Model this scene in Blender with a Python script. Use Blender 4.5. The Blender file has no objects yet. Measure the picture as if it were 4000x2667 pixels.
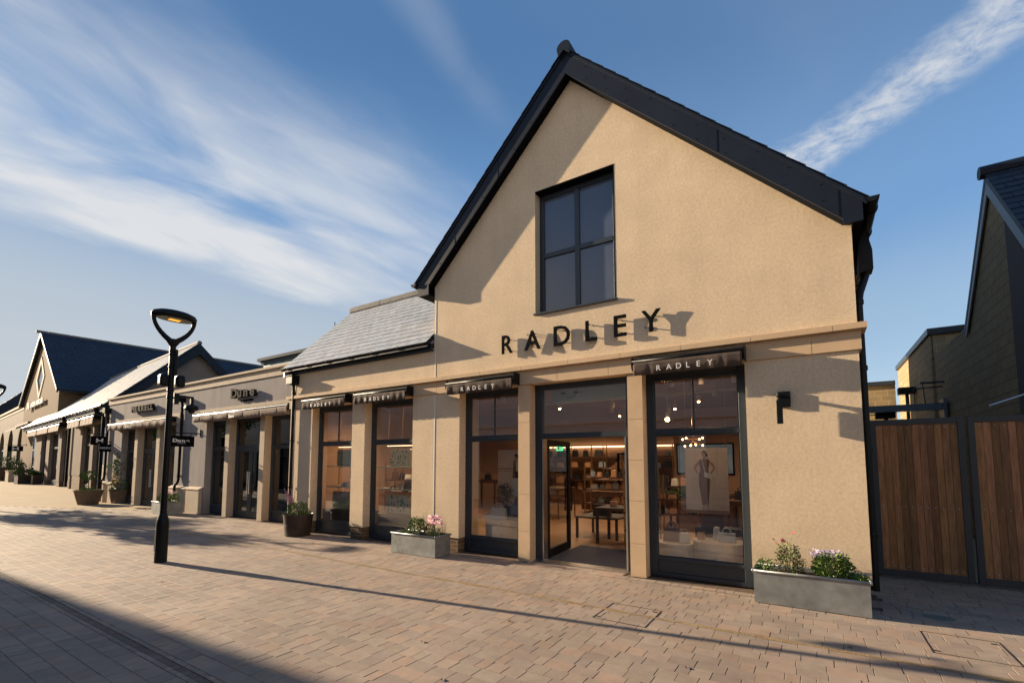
import bpy, math, random
from mathutils import Vector, Matrix
R = math.radians
rnd = random.Random(7)
scene = bpy.context.scene
col = scene.collection

# ------------------------------------------------------------------ helpers
class MB:
    """collects shapes; build() links them as ONE mesh object"""
    def __init__(s): s.v = []; s.f = []; s.m = []; s.c = []
    def add(s, vs, fs, mi=0, c=None):
        b = len(s.v); s.v += [tuple(p) for p in vs]
        for f in fs:
            s.f.append([b + i for i in f]); s.m.append(mi); s.c.append(c)
        return s
    def box(s, x0, x1, y0, y1, z0, z1, mi=0, c=None):
        return s.add([(x0,y0,z0),(x1,y0,z0),(x1,y1,z0),(x0,y1,z0),(x0,y0,z1),(x1,y0,z1),(x1,y1,z1),(x0,y1,z1)],
                     [(0,3,2,1),(4,5,6,7),(0,1,5,4),(1,2,6,5),(2,3,7,6),(3,0,4,7)], mi, c)
    def prism(s, poly, a0, a1, axis='y', mi=0):
        """poly (u,w) extruded from a0 to a1; axis y: (x,z), axis x: (y,z), axis z: (x,y)"""
        def P(u, w, a):
            return (u,a,w) if axis == 'y' else ((a,u,w) if axis == 'x' else (u,w,a))
        n = len(poly); vs = [P(u,w,a0) for u,w in poly] + [P(u,w,a1) for u,w in poly]
        fs = [list(range(n))[::-1], list(range(n, 2*n))] + [(i,(i+1)%n,n+(i+1)%n,n+i) for i in range(n)]
        return s.add(vs, fs, mi)
    def tube(s, pts, r, n=10, mi=0, cap=True):
        """swept tube through pts, r a number or a list"""
        pts = [Vector(p) for p in pts]; k = len(pts)
        rs = r if isinstance(r, (list, tuple)) else [r]*k
        vs = []; up = None
        for i, p in enumerate(pts):
            t = (pts[min(i+1,k-1)] - pts[max(i-1,0)]).normalized()
            if up is None:
                up = Vector((0,0,1)) if abs(t.z) < .9 else Vector((1,0,0))
            a = t.cross(up).normalized(); b = a.cross(t).normalized(); up = b
            for j in range(n):
                q = 2*math.pi*j/n
                vs.append(p + (a*math.cos(q) + b*math.sin(q))*rs[i])
        fs = [(i*n+j, i*n+(j+1)%n, (i+1)*n+(j+1)%n, (i+1)*n+j) for i in range(k-1) for j in range(n)]
        if cap: fs += [list(range(n))[::-1], [(k-1)*n+j for j in range(n)]]
        return s.add(vs, fs, mi)
    def lathe(s, cx, cy, prof, n=24, mi=0, sx=1, sy=1, cap=True):
        vs = [(cx+sx*r*math.cos(2*math.pi*j/n), cy+sy*r*math.sin(2*math.pi*j/n), z) for r, z in prof for j in range(n)]
        k = len(prof)
        fs = [(i*n+j, i*n+(j+1)%n, (i+1)*n+(j+1)%n, (i+1)*n+j) for i in range(k-1) for j in range(n)]
        if cap: fs += [list(range(n))[::-1], [(k-1)*n+j for j in range(n)]]
        return s.add(vs, fs, mi)
    def ball(s, c, r, mi=0, n=10, sz=1):
        prof = [(max(.0005, r*math.sin(math.pi*i/n)), c[2]-r*sz*math.cos(math.pi*i/n)) for i in range(n+1)]
        return s.lathe(c[0], c[1], prof, n+2, mi)
    def xf(s, M, start=0):
        for i in range(start, len(s.v)): s.v[i] = tuple(M @ Vector(s.v[i]))
        return s
    def leaf(s, p, d, L, w, mi=0, droop=.2):
        d = Vector(d).normalized(); p = Vector(p)
        a = d.cross(Vector((rnd.uniform(-1,1), rnd.uniform(-1,1), rnd.uniform(-.2,1)))).normalized()
        m = p + d*L*.5 + Vector((0,0,droop*L*.2)); e = p + d*L - Vector((0,0,droop*L))
        return s.add([p, m+a*w*.5, e, m-a*w*.5], [(0,1,2),(0,2,3)], mi)
    def build(s, name, mats, parent=None, bevel=0, smooth=False, root=None):
        me = bpy.data.meshes.new(name)
        me.from_pydata(s.v, [], s.f)
        if not isinstance(mats, (list, tuple)): mats = [mats]
        for m in mats: me.materials.append(m)
        me.polygons.foreach_set('material_index', s.m)
        if any(c is not None for c in s.c):
            at = me.attributes.new('Col', 'FLOAT_COLOR', 'FACE')
            d = []
            for c in s.c: d += list(c if c is not None else (1,1,1)) + [1]
            at.data.foreach_set('color', d)
        if smooth: me.polygons.foreach_set('use_smooth', [True]*len(s.f))
        me.update()
        o = bpy.data.objects.new(name, me); col.objects.link(o)
        if parent is not None:
            o.parent = parent
            if parent.parent is None and parent.type == 'EMPTY': o.location = -parent.location
        if bevel:
            b = o.modifiers.new('bevel', 'BEVEL'); b.width = bevel; b.segments = 1; b.limit_method = 'ANGLE'; b.angle_limit = R(50)
        return o

def tag(o, label=None, cat=None, group=None, kind=None):
    if label: o['label'] = label
    if cat: o['category'] = cat
    if group: o['group'] = group
    if kind: o['kind'] = kind
    return o
def thing(name, label, cat, loc=(0,0,0), group=None):
    o = bpy.data.objects.new(name, None); col.objects.link(o); o.location = loc
    o.empty_display_size = .1
    return tag(o, label, cat, group)
def dup(root, loc, label, group=None, scale=None):
    r = root.copy(); col.objects.link(r); r.location = loc; r['label'] = label
    if group: r['group'] = group
    if scale: r.scale = (scale,)*3
    for ch in list(root.children):
        c = ch.copy(); col.objects.link(c); c.parent = r
        for g in ch.children:
            d = g.copy(); col.objects.link(d); d.parent = c
    return r
def text_mb(txt, size, ext, bold=0, shear=0, sx=1.0):
    """letters as a mesh in the x-z plane, front face towards -y, origin bottom left"""
    cu = bpy.data.curves.new('t', 'FONT'); cu.body = txt; cu.size = size; cu.extrude = ext; cu.offset = bold; cu.shear = shear
    cu.resolution_u = 3
    o = bpy.data.objects.new('t', cu); col.objects.link(o)
    dg = bpy.context.evaluated_depsgraph_get()
    me = bpy.data.meshes.new_from_object(o.evaluated_get(dg))
    mb = MB(); mb.add([(v.co.x*sx, -v.co.z, v.co.y) for v in me.vertices], [list(p.vertices) for p in me.polygons])
    bpy.data.objects.remove(o); bpy.data.curves.remove(cu); bpy.data.meshes.remove(me)
    return mb
def placed(mb, x, y, z, M=None):
    xs = [v[0] for v in mb.v]; x0 = min(xs)
    mb.v = [(v[0]-x0+x, v[1]+y, v[2]+z) for v in mb.v]
    return mb
def width(mb):
    xs = [v[0] for v in mb.v]; return max(xs)-min(xs)
def merge(a, b, mi=None):
    k = len(a.v); a.v += b.v; a.f += [[i+k for i in f] for f in b.f]; a.m += (b.m if mi is None else [mi]*len(b.m)); a.c += b.c
    return a

# ------------------------------------------------------------------ materials
def mat(name, c, rough=.6, metal=0, var=0, vs=3, bump=0, bs=100, bd=.004, emit=None, es=1, spec=.5, attr=False, c2=None, stretch=None, coat=0, vd=3):
    m = bpy.data.materials.new(name); m.use_nodes = True
    nt = m.node_tree; N = nt.nodes; L = nt.links; b = N['Principled BSDF']
    b.inputs['Base Color'].default_value = (*c, 1); b.inputs['Roughness'].default_value = rough
    b.inputs['Metallic'].default_value = metal; b.inputs['Specular IOR Level'].default_value = spec
    if coat: b.inputs['Coat Weight'].default_value = coat
    tc = N.new('ShaderNodeTexCoord'); src = tc.outputs['Object']
    if stretch:
        mp = N.new('ShaderNodeMapping'); mp.inputs['Scale'].default_value = stretch
        L.new(src, mp.inputs['Vector']); src = mp.outputs['Vector']
    cs = None
    if var:
        n = N.new('ShaderNodeTexNoise'); n.inputs['Scale'].default_value = vs; n.inputs['Detail'].default_value = vd; n.inputs['Roughness'].default_value = .6
        L.new(src, n.inputs['Vector'])
        r = N.new('ShaderNodeMapRange'); r.inputs['From Min'].default_value = .3; r.inputs['From Max'].default_value = .7
        L.new(n.outputs['Fac'], r.inputs['Value'])
        mx = N.new('ShaderNodeMix'); mx.data_type = 'RGBA'
        a = [max(0, x*(1-var)) for x in c]; d = c2 if c2 else [min(1, x*(1+var)) for x in c]
        mx.inputs['A'].default_value = (*a, 1); mx.inputs['B'].default_value = (*d, 1)
        L.new(r.outputs['Result'], mx.inputs['Factor']); cs = mx.outputs['Result']
    if attr:
        at = N.new('ShaderNodeAttribute'); at.attribute_name = 'Col'
        mu = N.new('ShaderNodeMix'); mu.data_type = 'RGBA'; mu.blend_type = 'MULTIPLY'; mu.inputs['Factor'].default_value = 1
        if cs: L.new(cs, mu.inputs['A'])
        else: mu.inputs['A'].default_value = (*c, 1)
        L.new(at.outputs['Color'], mu.inputs['B']); cs = mu.outputs['Result']
    if cs: L.new(cs, b.inputs['Base Color'])
    if bump:
        n2 = N.new('ShaderNodeTexNoise'); n2.inputs['Scale'].default_value = bs; n2.inputs['Detail'].default_value = 2
        L.new(src, n2.inputs['Vector'])
        bp = N.new('ShaderNodeBump'); bp.inputs['Strength'].default_value = bump; bp.inputs['Distance'].default_value = bd
        L.new(n2.outputs['Fac'], bp.inputs['Height']); L.new(bp.outputs['Normal'], b.inputs['Normal'])
    if emit:
        b.inputs['Emission Color'].default_value = (*emit, 1); b.inputs['Emission Strength'].default_value = es
    return m
def brickmat(name, c1, c2, mortar, w, h, ms=.01, rough=.8, plane='xz', bump=.5, off=.5):
    m = mat(name, c1, rough, spec=.08); nt = m.node_tree; N = nt.nodes; L = nt.links; b = N['Principled BSDF']
    tc = N.new('ShaderNodeTexCoord'); sp = N.new('ShaderNodeSeparateXYZ'); cb = N.new('ShaderNodeCombineXYZ')
    L.new(tc.outputs['Object'], sp.inputs[0])
    a = {'xz': ('X','Z'), 'yz': ('Y','Z'), 'xy': ('X','Y')}[plane]
    L.new(sp.outputs[a[0]], cb.inputs[0]); L.new(sp.outputs[a[1]], cb.inputs[1])
    bt = N.new('ShaderNodeTexBrick'); bt.inputs['Scale'].default_value = 1
    bt.inputs['Brick Width'].default_value = w; bt.inputs['Row Height'].default_value = h; bt.inputs['Mortar Size'].default_value = ms
    bt.inputs['Color1'].default_value = (*c1,1); bt.inputs['Color2'].default_value = (*c2,1); bt.inputs['Mortar'].default_value = (*mortar,1)
    bt.offset = off
    L.new(cb.outputs[0], bt.inputs['Vector'])
    n = N.new('ShaderNodeTexNoise'); n.inputs['Scale'].default_value = 6; n.inputs['Detail'].default_value = 4
    L.new(tc.outputs['Object'], n.inputs['Vector'])
    r = N.new('ShaderNodeMapRange'); r.inputs['To Min'].default_value = .75; r.inputs['To Max'].default_value = 1.2
    L.new(n.outputs['Fac'], r.inputs['Value'])
    mx = N.new('ShaderNodeMix'); mx.data_type = 'RGBA'; mx.blend_type = 'MULTIPLY'; mx.inputs['Factor'].default_value = 1
    L.new(bt.outputs['Color'], mx.inputs['A']); L.new(r.outputs['Result'], mx.inputs['B']); L.new(mx.outputs['Result'], b.inputs['Base Color'])
    bp = N.new('ShaderNodeBump'); bp.inputs['Strength'].default_value = bump; bp.inputs['Distance'].default_value = .01; bp.invert = True
    L.new(bt.outputs['Fac'], bp.inputs['Height']); L.new(bp.outputs['Normal'], b.inputs['Normal'])
    return m
def glassmat(name, tint=(.92,.95,.94), ior=1.9, extra=.02):
    m = bpy.data.materials.new(name); m.use_nodes = True
    nt = m.node_tree; N = nt.nodes; L = nt.links; N.remove(N['Principled BSDF']); out = N['Material Output']
    t = N.new('ShaderNodeBsdfTransparent'); t.inputs['Color'].default_value = (*tint, 1)
    g = N.new('ShaderNodeBsdfGlossy'); g.inputs['Roughness'].default_value = 0.0; g.inputs['Color'].default_value = (1,1,1,1)
    fr = N.new('ShaderNodeFresnel'); fr.inputs['IOR'].default_value = ior
    ad = N.new('ShaderNodeMath'); ad.operation = 'ADD'; ad.inputs[1].default_value = extra; ad.use_clamp = True
    mx = N.new('ShaderNodeMixShader')
    ge = N.new('ShaderNodeNewGeometry'); iv = N.new('ShaderNodeMath'); iv.operation = 'SUBTRACT'; iv.inputs[0].default_value = 1; L.new(ge.outputs['Backfacing'], iv.inputs[1])
    mu = N.new('ShaderNodeMath'); mu.operation = 'MULTIPLY'; L.new(ad.outputs[0], mu.inputs[0]); L.new(iv.outputs[0], mu.inputs[1])
    L.new(fr.outputs[0], ad.inputs[0]); L.new(mu.outputs[0], mx.inputs[0]); L.new(t.outputs[0], mx.inputs[1]); L.new(g.outputs[0], mx.inputs[2])
    L.new(mx.outputs[0], out.inputs['Surface'])
    return m

def weather(m, amt=.10, base=.16, grain=.08):
    """rain streaks and a splash band near the ground"""
    nt = m.node_tree; N = nt.nodes; L = nt.links; b = N['Principled BSDF']; src = b.inputs['Base Color'].links[0].from_socket
    tc = N.new('ShaderNodeTexCoord'); mp = N.new('ShaderNodeMapping'); mp.inputs['Scale'].default_value = (2.6,2.6,.22); L.new(tc.outputs['Object'], mp.inputs['Vector'])
    n = N.new('ShaderNodeTexNoise'); n.inputs['Scale'].default_value = 1.5; n.inputs['Detail'].default_value = 5; L.new(mp.outputs[0], n.inputs['Vector'])
    r = N.new('ShaderNodeMapRange'); r.inputs['From Min'].default_value = .45; r.inputs['From Max'].default_value = .75; r.inputs['To Min'].default_value = 1; r.inputs['To Max'].default_value = 1-amt; L.new(n.outputs['Fac'], r.inputs['Value'])
    sp = N.new('ShaderNodeSeparateXYZ'); L.new(tc.outputs['Object'], sp.inputs[0])
    n2 = N.new('ShaderNodeTexNoise'); n2.inputs['Scale'].default_value = 5; n2.inputs['Detail'].default_value = 6; L.new(tc.outputs['Object'], n2.inputs['Vector'])
    ad = N.new('ShaderNodeMath'); ad.operation = 'MULTIPLY_ADD'; L.new(n2.outputs['Fac'], ad.inputs[0]); ad.inputs[1].default_value = -.7; L.new(sp.outputs['Z'], ad.inputs[2])
    r2 = N.new('ShaderNodeMapRange'); r2.interpolation_type = 'SMOOTHSTEP'; r2.inputs['From Min'].default_value = -.2; r2.inputs['From Max'].default_value = .35; r2.inputs['To Min'].default_value = 1-base; r2.inputs['To Max'].default_value = 1; L.new(ad.outputs[0], r2.inputs['Value'])
    mu = N.new('ShaderNodeMath'); mu.operation = 'MULTIPLY'; L.new(r.outputs[0], mu.inputs[0]); L.new(r2.outputs[0], mu.inputs[1])
    n3 = N.new('ShaderNodeTexNoise'); n3.inputs['Scale'].default_value = 26; n3.inputs['Detail'].default_value = 5; n3.inputs['Roughness'].default_value = .75; L.new(tc.outputs['Object'], n3.inputs['Vector'])
    r3 = N.new('ShaderNodeMapRange'); r3.inputs['From Min'].default_value = .35; r3.inputs['From Max'].default_value = .65; r3.inputs['To Min'].default_value = 1-grain; r3.inputs['To Max'].default_value = 1+grain*.8; L.new(n3.outputs['Fac'], r3.inputs['Value'])
    m0 = N.new('ShaderNodeMath'); m0.operation = 'MULTIPLY'; L.new(mu.outputs[0], m0.inputs[0]); L.new(r3.outputs[0], m0.inputs[1]); mu = m0
    mx = N.new('ShaderNodeMix'); mx.data_type = 'RGBA'; mx.blend_type = 'MULTIPLY'; mx.inputs['Factor'].default_value = 1
    L.new(src, mx.inputs['A']); L.new(mu.outputs[0], mx.inputs['B']); L.new(mx.outputs['Result'], b.inputs['Base Color'])

def stains(m):
    """worn patches and small dark spots on paving"""
    nt = m.node_tree; N = nt.nodes; L = nt.links; b = N['Principled BSDF']; src = b.inputs['Base Color'].links[0].from_socket
    tc = N.new('ShaderNodeTexCoord'); n = N.new('ShaderNodeTexNoise'); n.inputs['Scale'].default_value = .8; n.inputs['Detail'].default_value = 7; L.new(tc.outputs['Object'], n.inputs['Vector'])
    r = N.new('ShaderNodeMapRange'); r.inputs['From Min'].default_value = .35; r.inputs['From Max'].default_value = .68; r.inputs['To Min'].default_value = .86; r.inputs['To Max'].default_value = 1.08; L.new(n.outputs['Fac'], r.inputs['Value'])
    v = N.new('ShaderNodeTexVoronoi'); v.inputs['Scale'].default_value = 1.9; L.new(tc.outputs['Object'], v.inputs['Vector'])
    r2 = N.new('ShaderNodeMapRange'); r2.inputs['From Min'].default_value = .025; r2.inputs['From Max'].default_value = .04; r2.inputs['To Min'].default_value = .62; r2.inputs['To Max'].default_value = 1; L.new(v.outputs['Distance'], r2.inputs['Value'])
    mu = N.new('ShaderNodeMath'); mu.operation = 'MULTIPLY'; L.new(r.outputs[0], mu.inputs[0]); L.new(r2.outputs[0], mu.inputs[1])
    mx = N.new('ShaderNodeMix'); mx.data_type = 'RGBA'; mx.blend_type = 'MULTIPLY'; mx.inputs['Factor'].default_value = 1
    L.new(src, mx.inputs['A']); L.new(mu.outputs[0], mx.inputs['B']); L.new(mx.outputs['Result'], b.inputs['Base Color'])

M = {}
M['stucco'] = mat('sand_render', (.67,.525,.36), .9, var=.075, vs=1.6, vd=8, bump=.9, bs=95, bd=.0055, spec=.15)
weather(M['stucco'], .05, .15, .13)
M['stucco_grey'] = mat('grey_render', (.31,.282,.268), .9, var=.1, vs=2, bump=.45, bs=60, bd=.004, spec=.08, stretch=(1,1,.5))
weather(M['stucco_grey'], .16)
M['far_shade_render'] = mat('far_shade_render', (.20,.165,.14), .9, var=.1, vs=1, spec=.05)  # darker copy of the grey render, shade of the far walls in its colour
M['stone'] = mat('cast_stone', (.56,.40,.25), .75, var=.07, vs=4, vd=7, bump=.15, bs=200, bd=.002, spec=.2)
M['stone_pale'] = mat('pale_cast_stone', (.47,.385,.29), .8, var=.06, vs=4, bump=.15, bs=200, bd=.002, spec=.1)
M['mortar'] = mat('mortar', (.55,.45,.32), .9)
M['frame'] = mat('anthracite_frame', (.026,.036,.047), .36, spec=.45, var=.08, vs=2)
M['black'] = mat('black_metal', (.005,.006,.007), .4, spec=.22, var=.15, vs=5)
M['blackmatt'] = mat('black_matt', (.006,.006,.007), .9, spec=.04)
M['fabric'] = mat('brown_canvas', (.085,.062,.05), .85, var=.15, vs=7, spec=.2, bump=.2, bs=400, bd=.001)
M['fabric_pale'] = mat('taupe_canvas', (.20,.15,.125), .85, var=.12, vs=5, spec=.2, bump=.2, bs=400, bd=.001)
M['white'] = mat('white_lettering', (.75,.75,.73), .5)
M['chrome'] = mat('brushed_steel', (.6,.6,.6), .3, metal=1)
M['zinc'] = mat('galvanised_steel', (.26,.275,.275), .45, metal=.5, var=.28, vs=5, vd=8, bump=.08, bs=9, bd=.004)
M['lead'] = mat('lead_flashing', (.35,.36,.37), .45, metal=.4, var=.2, vs=9)
M['barge'] = mat('barge_board', (.009,.014,.025), .5, spec=.2, var=.2, vs=1.5)
M['slate'] = mat('slate', (.36,.375,.38), .45, attr=True, var=.18, vs=8, bump=.25, bs=30, bd=.003, spec=.5)
M['slate_dark'] = mat('dark_slate', (.012,.022,.04), .65, attr=True, var=.15, vs=6, spec=.4)
M['slate_pale'] = mat('weathered_slate', (.55,.54,.52), .3, attr=True, var=.12, vs=6, spec=.6)
M['ridge'] = mat('ridge_tile', (.13,.12,.11), .8, var=.25, vs=12)
M['paver'] = mat('block_paver', (.30,.235,.185), .8, attr=True, var=.10, vs=9, vd=6, bump=.35, bs=160, bd=.002, spec=.35)
stains(M['paver'])
M['sand'] = mat('jointing_sand', (.26,.185,.10), .95, var=.3, vs=14, vd=6, bump=.6, bs=60, bd=.008, spec=.1)
M['joint'] = mat('paver_joint', (.12,.09,.07), .95, var=.3, vs=20, spec=.1)
M['plaza'] = mat('buff_resin_paving', (.38,.30,.20), .9, var=.1, vs=.9, vd=8, spec=.08)
M['glass'] = glassmat('shop_glass', (.93,.93,.91), 1.6, .15)
M['glass_dark'] = glassmat('tinted_glass', (.35,.36,.36), 1.6, .04)
M['spandrel'] = mat('blue_grey_glazing', (.075,.09,.13), .10, spec=.7, coat=.3, var=.12, vs=.6, bump=.06, bs=1.3, bd=.03)
M['leaf'] = mat('leaf_green', (.075,.15,.03), .55, spec=.3)
M['leafl'] = mat('leaf_light', (.17,.26,.05), .55, spec=.3)
M['leafd'] = mat('leaf_dark', (.03,.06,.015), .6, spec=.3)
M['leafbrown'] = mat('leaf_brown', (.09,.045,.03), .7)
M['stem'] = mat('plant_stem', (.12,.12,.05), .8)
M['soil'] = mat('soil', (.05,.03,.02), .95, var=.4, vs=20, bump=.8, bs=40, bd=.02)
M['pink'] = mat('pink_petal', (.85,.36,.48), .6); M['purple'] = mat('purple_petal', (.36,.16,.30), .7)
M['lilac'] = mat('lilac_petal', (.50,.40,.58), .6); M['red'] = mat('red_petal', (.45,.01,.03), .5); M['orange'] = mat('orange_fruit', (.9,.3,.02), .5)
M['bark'] = mat('bark', (.10,.07,.05), .9, var=.3, vs=10)
M['pot'] = mat('brown_steel', (.045,.03,.024), .38, metal=.3, var=.2, vs=6)
M['wicker'] = mat('wicker', (.16,.11,.07), .8, var=.3, vs=20, bump=.8, bs=50, bd=.02)
M['wood'] = mat('timber_board', (.34,.17,.07), .6, attr=True, var=.35, vs=5, vd=8, stretch=(7,7,.8), spec=.35)
M['gateframe'] = mat('gate_steel', (.035,.038,.042), .5)
M['block'] = brickmat('buff_blockwork', (.34,.26,.15), (.28,.22,.13), (.20,.16,.10), .44, .215, .012, plane='yz')
M['blockx'] = brickmat('buff_blockwork_front', (.36,.27,.15), (.30,.23,.13), (.42,.33,.20), .44, .215, .012, plane='xz')
M['brick'] = brickmat('brown_brick', (.16,.10,.06), (.11,.065,.04), (.20,.16,.11), .225, .075, .01)
M['brickpale'] = brickmat('weathered_brick', (.115,.085,.065), (.08,.06,.047), (.13,.115,.09), .5, .15, .02)
M['clad'] = brickmat('blue_grey_cladding', (.17,.22,.25), (.15,.20,.23), (.05,.06,.07), 3.2, .16, .012, .5)
M['opp'] = mat('opposite_render', (.70,.64,.56), .9, var=.1, vs=1)
M['oppdark'] = mat('opposite_glazing', (.03,.035,.04), .2)
# interior
M['iwall'] = mat('warm_interior_wall', (.38,.24,.16), .8, var=.06, vs=1)
M['icream'] = mat('cream_panel', (.55,.45,.33), .8)
M['iceil'] = mat('brown_ceiling', (.16,.09,.06), .8, var=.2, vs=1)
M['ifloor'] = mat('oak_floor', (.34,.21,.12), .4, var=.3, vs=3, stretch=(1,6,1), vd=6)
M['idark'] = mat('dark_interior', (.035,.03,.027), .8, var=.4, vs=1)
M['walnut'] = mat('walnut', (.07,.03,.018), .5, var=.3, vs=4, stretch=(1,1,5))
M['tablegrey'] = mat('grey_table', (.06,.05,.045), .6)
M['brass'] = mat('brass', (.5,.3,.12), .35, metal=1)
M['bagblack'] = mat('black_leather', (.012,.011,.012), .45); M['bagwhite'] = mat('white_leather', (.62,.62,.58), .5)
M['bagtan'] = mat('tan_leather', (.4,.22,.12), .5); M['baggrey'] = mat('grey_leather', (.22,.26,.29), .5); M['bagbrown'] = mat('brown_leather', (.13,.07,.05), .5)
M['bulb'] = mat('lit_bulb', (1,.6,.3), .5, emit=(1,.45,.14), es=9)
M['bulbhot'] = mat('lit_spot', (1,.8,.5), .5, emit=(1,.62,.28), es=40)
M['strip'] = mat('shelf_strip_light', (1,.8,.5), .5, emit=(1,.66,.38), es=1.6)
M['lampon'] = mat('amber_led', (1,.5,.1), .5, emit=(1,.36,.04), es=.62)
M['exit'] = mat('exit_sign_green', (.05,.5,.2), .5, emit=(.1,.8,.35), es=.8)
M['mat'] = mat('entrance_mat', (.012,.012,.018), .9, var=.5, vs=60, stretch=(.3,1,1))
M['aircurtain'] = mat('grey_green_casing', (.33,.37,.31), .5)
M['screen'] = mat('screen_picture', (.14,.18,.2), .3, var=.6, vs=2.2, emit=(.14,.19,.22), es=.12)
M['posterbg'] = mat('poster_wall', (.66,.55,.46), .6, var=.05, vs=4)
M['posterline'] = mat('poster_line', (.28,.2,.15), .6); M['posterpanel'] = mat('poster_panel', (.60,.50,.41), .6)
M['skin'] = mat('poster_skin', (.42,.24,.16), .6); M['dress'] = mat('poster_dress', (.20,.11,.06), .6, var=.25, vs=25, stretch=(3,1,1))
M['hair'] = mat('poster_hair', (.03,.018,.014), .6)
# ------------------------------------------------------------------ building helpers
def slates(mb, o, u, v, nrm, nu, nv, w, h, t=.012, lift=.014, lo=.82, hi=1.15, mi=0, jit=0):
    """courses of slates from the eave upwards"""
    o, u, v, nrm = Vector(o), Vector(u).normalized(), Vector(v).normalized(), Vector(nrm).normalized()
    for j in range(nv):
        off = (j % 2)*.5*w
        for i in range(-1 if j % 2 else 0, nu):
            a0 = max(0, i*w+off)+.0045; a1 = min(nu*w, (i+1)*w+off)-.0045
            if a1-a0 < .03: continue
            g = rnd.uniform(lo, hi); c = (g*rnd.uniform(.97,1.03), g, g*rnd.uniform(.97,1.04))
            k = rnd.uniform(0, .004)
            lf = lift + k; lo_ = j*h - rnd.uniform(0, jit)
            p = [o+u*a0+v*lo_+nrm*lf, o+u*a1+v*lo_+nrm*lf, o+u*a1+v*((j+1)*h+.02)+nrm*.002, o+u*a0+v*((j+1)*h+.02)+nrm*.002]
            q = [p[0]-nrm*t, p[1]-nrm*t]
            mb.add(p+q, [(0,1,2,3),(4,5,1,0),(4,0,3),(5,2,1)], mi, c)
    return mb
def stone_run(mb, x0, x1, y0, y1, z0, z1, step, jw=.007, start=0):
    """a stone course with open joints over a mortar core"""
    x = x0
    first = True
    while x < x1-.02:
        e = min(x1, x + (step*.6+start if first else step)); first = False
        mb.box(x+(jw/2 if x > x0 else 0), e-(jw/2 if e < x1 else 0), y0, y1, z0, z1); x = e
    mb.box(x0+.01, x1-.01, y0+.006, y1-.01, z0+.006, z1-.006, 1)
    return mb
def pilaster(root, x0, x1, y0, y1, z1, joints, m='stone'):
    mb = MB(); zz = [0]+joints+[z1]
    for a, b in zip(zz[:-1], zz[1:]): mb.box(x0, x1, y0, y1, a+(.003 if a else 0), b-.003)
    mb.box(x0+.005, x1-.005, y0+.005, y1-.005, .01, z1-.005, 1)
    return mb.build('pilaster', [M[m], M['mortar']], root)
def shop_window(root, x0, x1, y, ztop=3.15, kick=.31, tr=(2.17,2.25), glass='glass', mull=None, label=None):
    """tall shop window: frame with kick panel, transom and two panes"""
    a, b = x0-.003, x1+.003; f = .12
    mb = MB()
    mb.box(a, x0+f, y, y+.07, .012, ztop+.003); mb.box(x1-f, b, y, y+.07, .012, ztop+.003)
    mb.box(x0+f, x1-f, y, y+.07, ztop-.12, ztop+.003); mb.box(x0+f, x1-f, y, y+.07, tr[0], tr[1])
    mb.box(x0+f, x1-f, y, y+.07, kick-.05, kick); mb.box(x0+f, x1-f, y, y+.07, .012, .075)
    mb.box(x0+f, x1-f, y+.025, y+.06, .075, kick-.05)
    for (p, q) in ((kick, tr[0]), (tr[1], ztop-.12)):                       # glazing beads
        mb.box(x0+f, x0+f+.018, y+.02, y+.05, p, q); mb.box(x1-f-.018, x1-f, y+.02, y+.05, p, q)
        mb.box(x0+f+.018, x1-f-.018, y+.02, y+.05, p, p+.018); mb.box(x0+f+.018, x1-f-.018, y+.02, y+.05, q-.018, q)
    w = mb.build('window', M['frame'], root, bevel=.004)
    if mull: MB().box(mull-.008, mull+.008, y+.015, y+.05, tr[1]+.018, ztop-.138).build('glazing_bar', M['frame'], w)
    for (p, q) in ((kick, tr[0]), (tr[1], ztop-.12)):
        MB().box(x0+f+.01, x1-f-.01, y+.03, y+.04, p+.01, q-.01).build('pane', M[glass], w)
    return w
def gutter(root, x0, x1, y, z, r=.062, step=.82, name='gutter'):
    mb = MB(); n = 10
    out = [(y+r*math.cos(math.pi+math.pi*i/n), z+r*math.sin(math.pi+math.pi*i/n)) for i in range(n+1)]
    inn = [(y+(r-.006)*math.cos(math.pi+math.pi*i/n), z+.002+(r-.006)*math.sin(math.pi+math.pi*i/n)) for i in range(n, -1, -1)]
    mb.prism([(p[0], p[1]) for p in out+inn], x0, x1, 'x')
    x = x0+.3
    while x < x1:
        o2 = [(y+(r+.008)*math.cos(math.pi+math.pi*i/n), z+(r+.008)*math.sin(math.pi+math.pi*i/n)) for i in range(n+1)]
        mb.prism(o2+[(y+r+.008, z+.02), (y-r-.008, z+.02)], x-.018, x+.018, 'x'); x += step
    mb.prism(out, x0-.004, x0+.01, 'x'); mb.prism(out, x1-.01, x1+.004, 'x')
    return mb.build(name, M['black'], root, smooth=False)
def ridge_tiles(root, x0, x1, y, z, r=.11, L=.45, m='ridge'):
    mb = MB(); x = x0
    while x < x1-.05:
        e = min(x+L, x1); rr = r*rnd.uniform(.97,1.03)
        poly = [(y+rr*1.1*math.cos(math.pi*i/8), z-.04+rr*math.sin(math.pi*i/8)) for i in range(9)]
        mb.prism(poly+[(y-rr*1.2, z-.12), (y+rr*1.2, z-.12)], x+.004, e-.004, 'x'); x = e
    return mb.build('ridge_tiles', M[m], root)

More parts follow.
